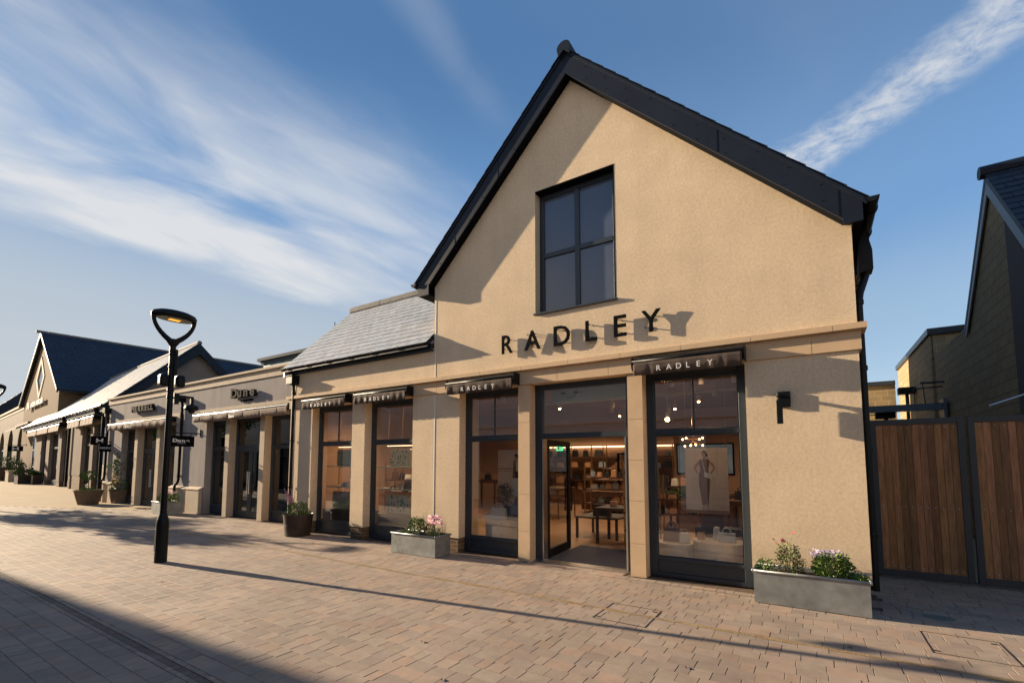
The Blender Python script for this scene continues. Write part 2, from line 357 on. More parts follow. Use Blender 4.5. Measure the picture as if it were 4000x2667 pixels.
# ------------------------------------------------------------------ the shop with the tall gable
B = thing('shop_building', 'sand rendered shop with a tall steep gable and a low slate roofed wing', 'building', (-5.6, 6, 0))
wz = MB()
for a, b in ((-11.67,-10.72), (-9.16,-8.71), (-7.18,-5.90), (-.78,.51)): wz.box(a, b, 0, .27, .27, 3.15)
wz.box(-11.67, -6.6, 0, .27, 3.48, 4.12)
ax, sl, az = -3.41, .99, 9.06                                   # ridge x, slope and height of the gable
zt = lambda x: az - sl*abs(x-ax)
wl, wr, wb, wt = -4.15, -2.63, 4.39, 6.725                       # gable window
T = .16
wz.prism([(-6.6,3.48),(wl,3.48),(wl,zt(wl)-T),(-6.6,zt(-6.6)-T)], 0, .27)
wz.prism([(wl,wt),(wr,wt),(wr,zt(wr)-T),(ax,zt(ax)-T),(wl,zt(wl)-T)], 0, .27)
wz.box(wl, wr, 0, .27, 3.48, wb)
wz.prism([(wr,3.48),(.51,3.48),(.51,zt(.51)-T),(wr,zt(wr)-T)], 0, .27)
wz.build('wall', M['stucco'], B)
bk = MB()                                                        # flank, rear and inner walls
bk.box(.27, .508, .27, 13, 0, zt(.51)-T-.02); bk.box(-11.66, -11.4, .27, 13, 0, 4.1)
bk.prism([(-6.6,4.0),(-6.6,zt(-6.6)-.2),(ax,zt(ax)-.2),(.27,zt(.27)-.2),(.27,4.0)], 12.8, 13)
bk.box(-11.4, .27, 12.8, 13, 0, 4.0)
bk.box(-6.6, -6.35, .27, 13, 3.6, zt(-6.6)-T-.02)
bk.build('flank_wall', M['stucco'], B)
for a, b in ((-11.65,-10.74), (-9.14,-8.73), (-7.16,-5.92), (-.76,.49)): MB().box(a, b, .02, .25, 0, .27).build('brick_plinth', M['brick'], B)
jz = [.53, 1.18, 1.83, 2.46]
pilaster(B, -4.52, -4.28, -.003, .30, 3.15, jz); pilaster(B, -2.47, -2.23, -.003, .30, 3.15, [.5,1.15,1.78,2.42])
c = MB(); stone_run(c, -11.70, .54, -.03, .26, 3.152, 3.40, .93)
c.build('stone_band', [M['stone'], M['mortar']], B)
c = MB(); stone_run(c, -11.77, .60, -.10, .265, 3.403, 3.478, .93, start=.3)
c.build('cornice', [M['stone'], M['mortar']], B)
MB().box(-6.56, -6.545, -.006, .0, .28, 3.15).box(-6.56, -6.545, -.006, .0, 3.48, 5.4).build('expansion_joint', M['white'], B)
MB().box(-11.5, -11.485, -.006, .0, .28, 3.15).box(-11.5, -11.485, -.006, .0, 3.48, 4.05).build('expansion_joint', M['white'], B)
# gable window
g = MB(); y = .17
g.box(wl-.003, wl+.09, y, y+.07, wb+.03, wt+.003); g.box(wr-.09, wr+.003, y, y+.07, wb+.03, wt+.003)
g.box(wl+.09, wr-.09, y, y+.07, wt-.10, wt+.003); g.box(wl+.09, wr-.09, y, y+.07, wb+.03, wb+.11)
mx_ = (wl+wr)/2
g.box(mx_-.045, mx_+.045, y, y+.07, wb+.11, wt-.10)
g.box(wl+.09, mx_-.045, y, y+.07, 5.50, 5.585); g.box(mx_+.045, wr-.09, y, y+.07, 5.50, 5.585)
gw = g.build('window', M['frame'], B, bevel=.005)
MB().box(wl+.001, wr+.004, -.004, .165, wt-.022, wt+.0).box(wr-.012, wr+.004, -.003, .165, wb+.05, wt-.022).build('head_lining', M['blackmatt'], gw)
for a, b in ((wl+.09, mx_-.045), (mx_+.045, wr-.09)):
    for p, q in ((wb+.11, 5.50), (5.585, wt-.10)):
        MB().box(a-.005, b+.005, y+.03, y+.045, p-.005, q+.005).build('pane', M['spandrel'], gw)
MB().box(wl+.05, wr-.05, .26, .268, wb, wt).build('blind', M['idark'], gw)
MB().prism([(-.045,wb+.0),(-.045,wb+.028),(.2,wb+.045),(.2,wb+.0)], wl-.02, wr+.03, 'x').build('sill', M['frame'], B)
# main roof
def roofside(mb, x0, x1, y0, y1, t0, t1):
    return mb.prism([(x0, zt(x0)-t0), (x1, zt(x1)-t0), (x1, zt(x1)-t1), (x0, zt(x0)-t1)], y0, y1)
r = MB(); roofside(r, -6.98, ax, -.2, 13.2, .03, .12); roofside(r, ax, .66, -.2, 13.2, .03, .12)
rr = r.build('roof', M['barge'], B)
s = MB()
ul = Vector((-1,0,-sl)).normalized()
slates(s, (-7.0,13.2,zt(-7.0)-.03), (0,-1,0), (1,0,sl), (-sl,0,1), 48, 17, .28, .293)
slates(s, (.68,-.22,zt(.68)-.03), (0,1,0), (-1,0,sl), (sl,0,1), 48, 19, .28, .298)
s.build('roof_slates', M['slate_dark'], B)
bb = MB()                                                       # barge boards
D = .485
bb.prism([(-6.9, zt(-6.9)-.12), (ax, zt(ax)-.12), (ax, zt(ax)-D), (-6.6, zt(-6.6)-D), (-6.6, 5.22), (-6.9, 5.22)], -.195, -.165)
bb.prism([(ax, zt(ax)-.12), (.62, zt(.62)-.12), (.62, 4.72), (.42, 4.72), (.42, zt(.42)-D), (ax, zt(ax)-D)], -.195, -.165)
roofside(bb, -6.98, ax, -.215, -.19, .055, .105); roofside(bb, ax, .66, -.215, -.19, .055, .105)
bo = bb.build('barge_board', M['barge'], B)
st = MB()
for x in (-5.9, -4.85, -1.0, .38): st.box(x-.004, x+.004, -.199, -.19, zt(x)-D+.01, zt(x)-.13)
for i in range(11):
    for sg in (-1, 1):
        x = ax + sg*(.35+i*.36)
        if -6.7 < x < .5:
            for dz in (.2, .42): st.ball((x+rnd.uniform(-.03,.03), -.197, zt(x)-dz), .008, n=4)
st.build('board_fixings', M['black'], bo)
so = MB(); roofside(so, -6.6, ax, -.165, .0, D-.03, D-.002); roofside(so, ax, .42, -.165, .0, D-.03, D-.002)
so.box(-6.895, -6.605, -.163, 13, 5.225, 5.25); so.box(-6.9, -6.88, -.163, 13, 5.25, zt(-6.9)-.12)
so.box(.512, .62, -.163, 13, 4.725, 4.75); so.box(.61, .63, -.163, 13, 4.75, zt(.62)-.12)
so.build('soffit', M['blackmatt'], B)
rc = MB(); poly = [(ax+.13*math.cos(math.pi*i/8), az-.05+.12*math.sin(math.pi*i/8)) for i in range(9)]
rc.prism(poly+[(ax-.10, az-.19), (ax, az-.10), (ax+.10, az-.19)], -.27, 13.25); rc.build('ridge_cap', M['barge'], B)
def gutter_y(x, y0, y1, z, r=.075):
    mb = MB(); n = 10
    a = lambda k, q: (x+k*math.cos(math.pi+math.pi*q/n), z+k*math.sin(math.pi+math.pi*q/n))
    mb.prism([a(r,i) for i in range(n+1)]+[a(r-.008,i) for i in range(n,-1,-1)], y0, y1)
    mb.prism([a(r,i) for i in range(n+1)], y0, y0+.012)
    yy = y0+.35
    while yy < y1:
        mb.prism([a(r+.012,i) for i in range(n+1)]+[(x+r+.012,z+.02),(x-r-.012,z+.02)], yy-.02, yy+.02); yy += .75
    return mb.build('gutter', M['black'], B)
gutter_y(.715, -.22, 13, 4.98); gutter_y(-6.99, -.24, 13, 5.50)
dp = MB().prism([(.6,4.3),(.76,4.34),(.76,4.6),(.70,4.9),(.62,4.9)], .55, .8).tube([(.68,.66,4.3),(.60,.6,4.05),(.575,.55,3.9),(.575,.55,.1)], .05, 10)
for z in (3.9, 3.0, 1.9, .8): dp.tube([(.575,.55,z-.03),(.575,.55,z+.03)], .062, 10)
dp.build('downpipe', M['black'], B, smooth=False)
# low wing roof
lx0, lx1 = -11.80, -6.605
r = MB().prism([(-.2,4.20),(2.0,6.36),(4.2,4.20),(4.2,4.12),(2.0,6.27),(-.2,4.12)], lx0+.01, lx1, 'x'); r.build('roof', M['slate_dark'].copy() if False else M['barge'], B)
s = MB(); k = 1/math.sqrt(2)
slates(s, (lx0,-.23,4.20), (1,0,0), (0,2.2,2.16), (0,-2.16,2.2), 18, 15, .2886, .208, lo=.92, hi=1.08, lift=.010, t=.009)
slates(s, (lx1,4.23,4.20), (-1,0,0), (0,-2.2,2.16), (0,2.16,2.2), 18, 15, .2886, .208)
s.build('roof_slates', M['slate'], B)
ridge_tiles(B, lx0-.02, lx1, 2.0, 6.43)
MB().prism([(0,4.1),(2.0,6.26),(4.0,4.1)], -11.66, -11.4, 'x').build('flank_gable', M['stucco'], B)
MB().box(-11.76, lx1, -.075, -.04, 4.075, 4.21).box(-11.76, lx1, -.04, .0, 4.06, 4.085).build('fascia', M['frame'], B)
gutter(B, -11.86, -6.64, -.165, 4.205)
MB().box(-11.76,-11.70,-.2,0,3.98,4.2).build('flashing', M['lead'], B); MB().prism([(-.1,4.23),(.02,4.43),(.12,4.46),(.1,4.3),(-.05,4.2)], -6.95, -6.62, 'x').prism([(-.02,4.3),(.1,4.5),(.14,4.42)], -7.05, -6.95, 'x').build('flashing', M['lead'], B)
hp = MB().box(-11.60,-11.33,-.22,-.01,3.78,4.0).box(-11.62,-11.31,-.235,-.005,3.985,4.012)
hp.build('rainwater_hopper', M['black'], B, bevel=.006)
dp = MB().tube([(-11.46,-.09,3.8),(-11.46,-.07,3.6),(-11.46,-.07,.62),(-11.46,-.07,.50),(-11.42,-.12,.40)], .04, 10)
for z in (3.55, 2.3, 1.1, .62): dp.tube([(-11.46,-.07,z-.025),(-11.46,-.07,z+.025)], .052, 10)
dp.build('downpipe', M['black'], B)
# windows
shop_window(B, -10.72, -9.16, .20, mull=-9.95); shop_window(B, -8.71, -7.18, .20)
shop_window(B, -5.90, -4.52, .20, mull=-5.2); shop_window(B, -2.23, -.78, .20, mull=-1.52)
# entrance
d = MB(); x0, x1, y = -4.28, -2.47, .20
d.box(x0-.003, x0+.15, y, y+.12, .012, 3.153); d.box(x1-.10, x1+.003, y, y+.12, .012, 3.153)
d.box(x0+.15, x1-.10, y, y+.08, 3.05, 3.153); d.box(x0+.15, x1-.10, y, y+.12, 2.17, 2.26)
df = d.build('door_frame', M['frame'], B, bevel=.005)
MB().box(x0+.14, x1-.09, y+.035, y+.045, 2.25, 3.06).build('pane', M['glass'], df)
MB().box(x0+.15, x0+.17, y-.006, y+.14, .02, 2.165).build('jamb_strip', M['chrome'], df); MB().box(x1-.13, x1-.102, y-.01, y+.16, .02, 2.165).build('jamb_strip', M['chrome'], df)
MB().box(x0, x1, .12, .34, .0, .018).build('threshold', M['chrome'], df)
dl = MB(); X0, X1, Y0, Y1 = -4.155, -4.105, .34, 1.50
dl.box(X0,X1,Y0,Y0+.10,.03,2.16); dl.box(X0,X1,Y1-.13,Y1,.03,2.16); dl.box(X0,X1,Y0+.10,Y1-.13,2.05,2.16); dl.box(X0,X1,Y0+.10,Y1-.13,.03,.18)
dl.xf(Matrix.Translation((-4.13,.34,0)) @ Matrix.Rotation(R(5),4,'Z') @ Matrix.Translation((4.13,-.34,0)))
lf = dl.build('door', M['black'], B, bevel=.004)
q = Matrix.Translation((-4.13,.34,0)) @ Matrix.Rotation(R(5),4,'Z') @ Matrix.Translation((4.13,-.34,0))
MB().box(-4.135,-4.125,Y0+.09,Y1-.12,.17,2.06).xf(q).build('pane', M['glass'], lf)
MB().tube([(-4.06,Y1-.07,.78),(-4.06,Y1-.07,1.42)], .014, 8).tube([(-4.10,Y1-.07,.85),(-4.06,Y1-.07,.85)], .01, 6).tube([(-4.10,Y1-.07,1.35),(-4.06,Y1-.07,1.35)], .01, 6)\
    .tube([(-4.20,Y1-.07,.78),(-4.20,Y1-.07,1.42)], .014, 8).xf(q).build('handle', M['black'], lf)
# interior shell
MB().box(-11.4, .27, .27, 12.8, -.02, .012).build('floor', M['ifloor'], B)
MB().box(-11.4, .27, .275, 12.8, 3.3, 3.34).build('ceiling', M['iceil'], B)
iw = MB().box(.20,.268,.28,12.8,.012,3.3).box(-11.4,-11.33,.28,12.8,.012,3.3).box(-11.33,.2,11.0,11.1,.012,3.3)
iw.box(-7.1,-5.95,.28,.34,.012,3.3).box(-.76,.19,.28,.34,.012,3.3)
iw.build('inner_wall', M['iwall'], B)
MB().box(-7.0,-6.85,.9,1.9,.012,3.3).build('partition', M['icream'], B)

# ------------------------------------------------------------------ awnings
def awning(name, label, cat, x0, x1, wy, ztop, fab, txt, tsize, tx, group, waves=6, hh=.20, tm='white', tsx=1.0, tb=.0):
    """closed cassette awning with a hanging valance; wy = wall face"""
    a = thing(name, label, cat, ((x0+x1)/2, wy, ztop), group)
    f = wy-.20
    prof = [(wy+.004,ztop-.01),(f+.05,ztop+.0),(f+.005,ztop-.035),(f-.005,ztop-.08),(f+.03,ztop-.11),(f+.04,ztop-.17),(wy+.004,ztop-.17)]
    MB().prism(prof, x0+.012, x1-.012, 'x').build('cassette', M['black'], a)
    e = MB(); pr = [(wy+.0,ztop+.008),(f+.03,ztop+.008),(f-.012,ztop-.03),(f-.018,ztop-.10),(f+.0,ztop-.17),(f+.04,ztop-.20),(wy+.0,ztop-.20)]
    for q_ in (x0, x1-.012): MB().prism(pr, q_, q_+.012, 'x').build('end_cap', M['black'], a)
    MB().tube([(x0+.014,f-.002,ztop-.065),(x1-.014,f-.002,ztop-.065)], .021, 10).build('front_bar', M['chrome'] if fab == 'fabric_pale' else M['black'], a, smooth=True)
    # valance
    n = int((x1-x0)/.03); v = []; fs = []; zz = [ztop-.085, ztop-.13, ztop-.18, ztop-.085-hh+.0]
    ph = rnd.uniform(0, 6)
    for i in range(n+1):
        x = x0+.03+(x1-x0-.06)*i/n
        wv = .006*math.sin(waves*3.1*i/n*2+ph)+.004*math.sin(waves*7.3*i/n+ph*2)
        if abs((i/n*waves) % 1 - .5) < .04: wv += .012
        for j, z in enumerate(zz): v.append((x, f-.012+wv*j/3, z+(.004*math.sin(i*.9) if j == 3 else 0)))
    for i in range(n):
        for j in range(3): b = i*4+j; fs.append((b, b+1, b+5, b+4))
    mb = MB().add(v, fs); o = mb.build('valance', M[fab], a, smooth=True)
    so_ = o.modifiers.new('s', 'SOLIDIFY'); so_.thickness = .003
    if txt:
        L = MB(); x = tx
        for ch, dx in txt:
            t = text_mb(ch, tsize, .0015, tb, 0, tsx); L = merge(L, placed(t, x, f-.026, ztop-.085-hh*.78)); x += dx
        L.build('lettering', M[tm], o)
    return a
def spread(word, pitch): return [(ch, pitch*(.7 if ch == 'I' else 1)) for ch in word]
G = 'closed awnings over the shop windows of the gabled shop'
awning('awning', 'black cassette awning over the window left of its low wing', 'awning', -10.84, -9.14, -.03, 3.345, 'fabric', spread('RADLEY', .145), .115, -10.44, G, 8)
awning('awning', 'black cassette awning over the window just left of the small planter', 'awning', -8.84, -7.14, -.03, 3.345, 'fabric', spread('RADLEY', .145), .115, -8.43, G, 8)
awning('awning', 'black cassette awning over the window between expansion joint and open door', 'awning', -6.07, -4.47, -.03, 3.345, 'fabric', spread('RADLEY', .142), .115, -5.66, G, 5)
awning('awning', 'largest black awning, over the window beside the tubular wall lamp', 'awning', -2.32, -.75, -.03, 3.345, 'fabric', spread('RADLEY', .142), .115, -1.93, G, 3)

# big lettering on the gable
S = thing('shop_lettering', 'large black raised letters RADLEY spaced across the gable wall', 'sign', (-3.4,-.06,3.76))
for ch, xl, wd in (('R',-4.84,.24), ('A',-4.345,.33), ('D',-3.745,.31), ('L',-3.145,.20), ('E',-2.65,.21), ('Y',-2.20,.30)):
    t = text_mb(ch, .495, .014, .004); sc_ = wd/width(t)
    t.v = [(v[0]*sc_, v[1], v[2]) for v in t.v]; placed(t, xl, -.062, 3.762)
    for z in (3.85, 4.05): t.tube([(xl+.05,-.06,z),(xl+.05,0,z)], .006, 6); t.tube([(xl+wd*.6,-.06,z-.03 if ch!='A' else z),(xl+wd*.6,0,z-.03 if ch!='A' else z)], .006, 6)
    t.build('letter', M['blackmatt'], S)

# wall lamp
W = thing('wall_lamp', 'black tubular lamp on a square plate on the rendered wall right of the last window', 'wall lamp', (-.3,0,2.45))
MB().box(-.40,-.245,-.05,0,2.48,2.685).build('back_plate', M['black'], W, bevel=.004)
MB().tube([(-.37,-.05,2.63),(-.37,-.13,2.63)], .022, 10).ball((-.372,-.145,2.628), .034).tube([(-.372,-.145,2.6),(-.37,-.14,2.57)], .012, 8).build('arm', M['black'], W)
MB().box(-.405,-.335,-.175,-.105,2.25,2.565).build('lamp_shade', M['black'], W, bevel=.004)

# ------------------------------------------------------------------ flat roofed shops to the left
F = thing('shop_building', 'low grey rendered shop block with a pale stone parapet beside the slate roofed wing', 'building', (-19, 3, 0))
py = .54
w = MB()
ztop_o = 3.15
# openings: Dune-side -17.5..-12.5, Merrell-side -25.0..-19.85
for a, b in ((-26.65,-25.0), (-19.85,-17.5), (-12.45,-11.68)): w.box(a, b, py, py+.3, 0, 3.15)
w.box(-26.65, -11.68, py, py+.3, 3.15, 4.30)
w.build('wall', M['stucco_grey'], F)
c = MB(); stone_run(c, -26.70, -11.68, py-.03, py+.2, 4.30, 4.53, 1.5); stone_run(c, -26.75, -11.68, py-.09, py+.35, 4.532, 4.60, 1.5, start=.3)
c.build('parapet_coping', [M['stone_pale'], M['mortar']], F)
c = MB(); stone_run(c, -17.95, -11.75, py-.04, py+.2, 3.18, 3.55, .9); stone_run(c, -25.6, -19.5, py-.04, py+.2, 3.18, 3.55, .9)
c.build('stone_lintel', [M['stone_pale'], M['mortar']], F)
for a, b in ((-26.7,-25.1), (-19.95,-19.3), (-19.22,-18.62), (-18.54,-17.6)):
    c = MB(); c.box(a, b, py-.11, py+.05, 0, .80); c.prism([(py-.13,.80),(py-.13,.83),(py+.0,.90),(py+.05,.90),(py+.05,.80)], a-.02, b+.02, 'x'); c.build('stone_plinth', M['stone_pale'], F)
for a, b in ((-16.2,-15.95), (-14.12,-13.87), (-23.6,-23.3), (-21.5,-21.2)): pilaster(F, a, b, py-.003, py+.30, 3.15, [.7,1.6,2.5], 'stone_pale')
fy = py+.22
for a, b in ((-17.5,-16.2), (-13.87,-12.45), (-25.0,-23.6), (-21.2,-19.85)): shop_window(F, a, b, fy, glass='glass_dark')
for a, b in ((-15.95,-14.12), (-23.3,-21.5)):
    d = MB(); d.box(a-.003,a+.09,fy,fy+.08,.01,3.153); d.box(b-.09,b+.003,fy,fy+.08,.01,3.153); d.box(a+.09,b-.09,fy,fy+.08,3.06,3.153); d.box(a+.09,b-.09,fy,fy+.08,2.2,2.3)
    df = d.build('door_frame', M['frame'], F, bevel=.005)
    MB().box(a+.085,b-.085,fy+.03,fy+.045,2.29,3.07).build('pane', M['glass_dark'], df)
    m_ = (a+b)/2
    for p, q_ in ((a+.09, m_-.003), (m_+.003, b-.09)):
        d = MB(); d.box(p,p+.10,fy+.01,fy+.06,.02,2.2); d.box(q_-.10,q_,fy+.01,fy+.06,.02,2.2); d.box(p+.10,q_-.10,fy+.01,fy+.06,2.08,2.2); d.box(p+.10,q_-.10,fy+.01,fy+.06,.02,.22)
        dd = d.build('door', M['frame'], F)
        MB().box(p+.09,q_-.09,fy+.03,fy+.04,.21,2.09).build('pane', M['glass_dark'], dd)
        hx = q_-.05 if p < m_-.1 else p+.05
        MB().tube([(hx,fy-.04,.75),(hx,fy-.04,1.45)], .015, 8).tube([(hx,fy-.04,.8),(hx,fy+.01,.8)],.01,6).tube([(hx,fy-.04,1.4),(hx,fy+.01,1.4)],.01,6).build('handle', M['chrome'], dd)
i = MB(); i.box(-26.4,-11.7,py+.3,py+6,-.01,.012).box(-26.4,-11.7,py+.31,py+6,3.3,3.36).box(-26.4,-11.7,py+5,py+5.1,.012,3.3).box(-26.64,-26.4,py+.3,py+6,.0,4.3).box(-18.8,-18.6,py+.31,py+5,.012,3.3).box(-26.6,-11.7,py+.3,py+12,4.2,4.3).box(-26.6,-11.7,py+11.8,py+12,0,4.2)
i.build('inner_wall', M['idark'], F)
hp = MB().box(-19.42,-19.15,py-.24,py-.005,3.93,4.16).build('rainwater_hopper', M['black'], F, bevel=.006)
def pipe(x, root=F):
    p = MB().tube([(x,py-.08,3.95),(x,py-.06,3.8),(x,py-.06,1.15),(x,py-.08,1.02),(x,py-.17,.9),(x,py-.17,.02)], .045, 10)
    for z in (3.7, 2.4, 1.25): p.tube([(x,py-.06,z-.03),(x,py-.06,z+.03)], .058, 10)
    p.build('downpipe', M['black'], root)
pipe(-19.28)
MB().box(-26.72,-26.42,py-.24,py-.005,3.93,4.16).build('rainwater_hopper', M['black'], F, bevel=.006); pipe(-26.55)
awning('awning', 'long taupe awning with small white lettering over the double door shop', 'awning', -17.95, -12.33, py-.04, 3.40, 'fabric_pale', spread('Dune', .085), .13, -15.5, None, 6, .22, tb=.004)
awning('awning', 'taupe awning behind the lamp post over the shop signed MERRELL', 'awning', -25.9, -19.75, py-.04, 3.42, 'fabric_pale', spread('MERRELL', .10), .13, -23.9, None, 9, .24)
def serif_word(root, word, x, y, z, size, depth, m, pitch, serif=True, sx=1.0):
    for ch, dx in zip(word, pitch):
        t = text_mb(ch, size, depth/2, size*.03, 0, sx); wd = width(t); placed(t, x, y, z)
        cap = size*.73 if ch.isupper() else size*.54
        if serif:
            s_ = size*.05; o_ = size*.06
            if ch == 'D': t.box(x-o_, x+wd*.35, y-depth*.55, y+depth*.45, z-.001, z+s_); t.box(x-o_, x+wd*.35, y-depth*.55, y+depth*.45, z+cap-s_, z+cap)
            if ch == 'n': 
                t.box(x-o_, x+wd*.42, y-depth*.55, y+depth*.45, z, z+s_); t.box(x+wd*.58, x+wd+o_, y-depth*.55, y+depth*.45, z, z+s_); t.box(x-o_, x+wd*.2, y-depth*.55, y+depth*.45, z+cap-s_, z+cap)
            if ch == 'u':
                t.box(x-o_, x+wd*.3, y-depth*.55, y+depth*.45, z+cap-s_, z+cap); t.box(x+wd*.62, x+wd, y-depth*.55, y+depth*.45, z+cap-s_, z+cap); t.box(x+wd*.75, x+wd+o_, y-depth*.55, y+depth*.45, z, z+s_)
        t.build('letter', m, root); x += dx
m_lit = mat('dark_metal_letters', (.022,.022,.02), .8, spec=.05)
S = thing('shop_lettering', 'dark grey raised letters Dune London on the grey wall above the long awning', 'sign', (-14.9,py,3.8))
serif_word(S, 'Dune', -15.72, py-.08, 3.80, .40, .10, m_lit, [.40,.37,.37,.3], True, 1.35)
serif_word(S, 'LONDON', -15.28, py-.02, 3.655, .095, .03, m_lit, [.125]*6, False, 1.1)
S = thing('shop_lettering', 'dark raised letters MERRELL on the grey wall left of the lamp post', 'sign', (-22.6,py,3.8))
serif_word(S, 'MERRELL', -23.72, py-.09, 3.80, .33, .12, m_lit, [.37,.31,.33,.33,.30,.26,.25], False, 1.35)
# glazed box and gables seen behind
K = thing('roof_plant_room', 'blue grey clad box standing behind the pale stone parapet', 'plant room', (-20,6,0))
MB().box(-22.4,-14.5,5.1,9,0,6.55).build('wall', M['clad'], K)
MB().box(-22.75,-14.2,4.95,9.2,6.64,6.78).box(-22.6,-14.3,5.05,9.1,6.5,6.64).build('roof', mat('grey_metal_roof', (.07,.085,.095), .8, spec=.1), K)
A = thing('antenna', 'thin aerial mast above the slate roof of the low wing', 'antenna', (-18.2,6,6))
MB().tube([(-18.22,6,5.0),(-18.22,6,8.14)], .02, 6).tube([(-18.35,6,7.85),(-18.08,6,7.85)], .012, 6).build('mast', M['black'], A)
# ------------------------------------------------------------------ far row (its own frame: u along the row, w into it)
O3 = Vector((-39,2.8,0)); an = R(4.8)
MR = Matrix.Translation(O3) @ Matrix.Rotation(-an, 4, 'Z')
def L3(mb): return mb.xf(MR)
def loc3(u, w=0): return tuple(MR @ Vector((u,w,0)))
Q = thing('shop_building', 'low shop row with a sunlit pale slate roof beyond the MERRELL shop', 'building', loc3(-8,2))
pr = [(-17.3,-14.4), (-12.1,-10.8), (-7.3,-6.2), (-3.3,.2), (2.4,3.2), (5.9,6.6)]
w = MB()
for a, b in pr: w.box(a, b, 0, .4, .9 if a > -4 else .35, 4.0)
w.box(-20.5, 6.6, 0, .4, 4.0, 4.62); w.box(6.3, 6.6, .4, 8, 0, 4.6); w.prism([(0,4.6),(4,8.7),(8,4.6)], 6.3, 6.6, 'x')
L3(w).build('wall', M['far_shade_render'], Q)
for a, b in pr: L3(MB().box(a+.03, b-.03, .02, .4, 0, .9 if a > -4 else .35)).build('brick_plinth', M['brick'], Q)
prev = -20.5
for a, b in pr:
    if a-prev > .8:
        m_ = MB(); x0, x1 = prev, a
        m_.box(x0,x0+.15,.2,.3,0,4.0); m_.box(x1-.15,x1,.2,.3,0,4.0); m_.box(x0+.15,x1-.15,.2,.3,2.75,2.9); m_.box(x0+.15,x1-.15,.2,.3,3.85,4.0); m_.box(x0+.15,x1-.15,.2,.3,0,.4)
        o = L3(m_).build('window', M['frame'], Q); L3(MB().box(x0+.14,x1-.14,.24,.26,.39,3.86)).build('pane', M['glass_dark'], o)
    prev = b
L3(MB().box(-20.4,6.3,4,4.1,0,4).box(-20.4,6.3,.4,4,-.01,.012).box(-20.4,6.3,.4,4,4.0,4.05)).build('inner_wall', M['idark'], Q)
L3(MB().prism([(-.35,4.83),(4,9.1),(8.3,4.83),(8.3,4.7),(4,8.95),(-.35,4.7)], -21.9, 6.9, 'x')).build('roof', M['barge'], Q)
s = MB(); slates(s, (-21.9,-.4,4.84), (1,0,0), (0,4.4,4.3), (0,-4.3,4.4), 64, 21, .45, .295, t=.02, lift=.02, lo=.85, hi=1.1)
L3(s).build('roof_slates', M['slate_pale'], Q)
s = MB(); x = -21.9
while x < 6.9: s.tube([(x,4,9.12),(min(x+.6,6.9)-.01,4,9.12)], .14, 8); x += .6
L3(s).build('ridge_tiles', M['ridge'], Q)
L3(MB().prism([(-.3,4.7),(4,8.98),(8.3,4.7),(8.3,4.2),(4,8.4),(-.3,4.2)], 6.9, 7.0, 'x')).build('barge_board', M['barge'], Q)
s = MB(); s.tube([(-21.9,-.45,4.80),(6.9,-.45,4.80)], .085, 8); s.box(-21.5,6.8,-.36,-.3,4.5,4.75)
L3(s).build('gutter', M['black'], Q)
for x in (-3.0, 5.8):
    L3(MB().tube([(x-.25,-.45,4.75),(x-.25,-.4,4.45),(x,-.12,4.3),(x,-.12,.1)], .08, 8)).build('downpipe', M['black'], Q)
for k, (a, b, lb) in enumerate(((-18.7,-14.2,'leftmost small taupe awning of the far low row'), (-13.8,-9.2,'second small taupe awning from the left of the far low row'), (-8.8,-5.0,'small taupe awning left of the first far downpipe'), (-2.0,1.3,'small taupe awning right of the first far downpipe'), (1.7,4.8,'small taupe awning nearest the hanging signs'))):
    A = thing('awning', lb, 'awning', loc3((a+b)/2, -.3), 'small awnings of the far low row')
    L3(MB().box(a,b,-.35,-.003,4.18,4.42)).build('cassette', M['black'], A)
    L3(MB().tube([(a,-.37,4.34),(b,-.37,4.34)], .045, 8)).build('front_bar', M['chrome'], A)
    m_ = MB(); n = int((b-a)/.12)
    for i in range(n):
        x = a+(b-a)*i/n; y_ = -.385-.004*math.sin(i*.9)
        m_.prism([(y_,4.30),(y_-.03,3.92+.01*math.sin(i)),(y_-.022,3.92),(y_+.008,4.30)], x, x+(b-a)/n, 'x')
    L3(m_).build('valance', M['fabric_pale'], A)
# tall gabled shop at the end
H = thing('shop_building', 'far tan gabled shop with a diamond window and a long dark navy roof', 'building', loc3(-22,10))
g0, g1, ga, gz, ge = -30.6, -12.2, -21.2, 13.75, 8.1
wz_ = MB(); y0 = .5
dx, dz, dc, dh = 0, 0, (-21.6, 9.55), (1.9, 1.75)
wz_.prism([(g0,0),(dc[0]-.0,0),(dc[0],dc[1]-dh[1]),(dc[0]-dh[0],dc[1]),(dc[0],dc[1]+dh[1]),(dc[0],gz-.5),(ga,gz-.4),(g0,ge)], y0, y0+.4)
wz_.prism([(dc[0],0),(g1,0),(g1,ge-.2),(ga,gz-.4),(dc[0],gz-.5),(dc[0],dc[1]+dh[1]),(dc[0]+dh[0],dc[1]),(dc[0],dc[1]-dh[1])], y0, y0+.4)
wz_.box(g1-.4, g1, y0+.4, y0+15, 0, ge-.4); wz_.box(g0, g0+.4, y0+.4, y0+15, 0, ge-.4)
L3(wz_).build('wall', mat('tan_render', (.14,.098,.062), .9, var=.06, vs=1, spec=.05), H)
m_ = MB(); c0 = dc
def dia(k): return [(c0[0],c0[1]-dh[1]*k),(c0[0]+dh[0]*k,c0[1]),(c0[0],c0[1]+dh[1]*k),(c0[0]-dh[0]*k,c0[1])]
o_, i_ = dia(1.18), dia(.86)
for k in range(4):
    q_ = (k+1) % 4; m_.prism([o_[k], o_[q_], i_[q_], i_[k]], y0-.06, y0+.1)
wn = L3(m_).build('diamond_window', M['stone_pale'], H)
L3(MB().prism(dia(.9), y0+.02, y0+.05)).build('pane', M['spandrel'], wn)
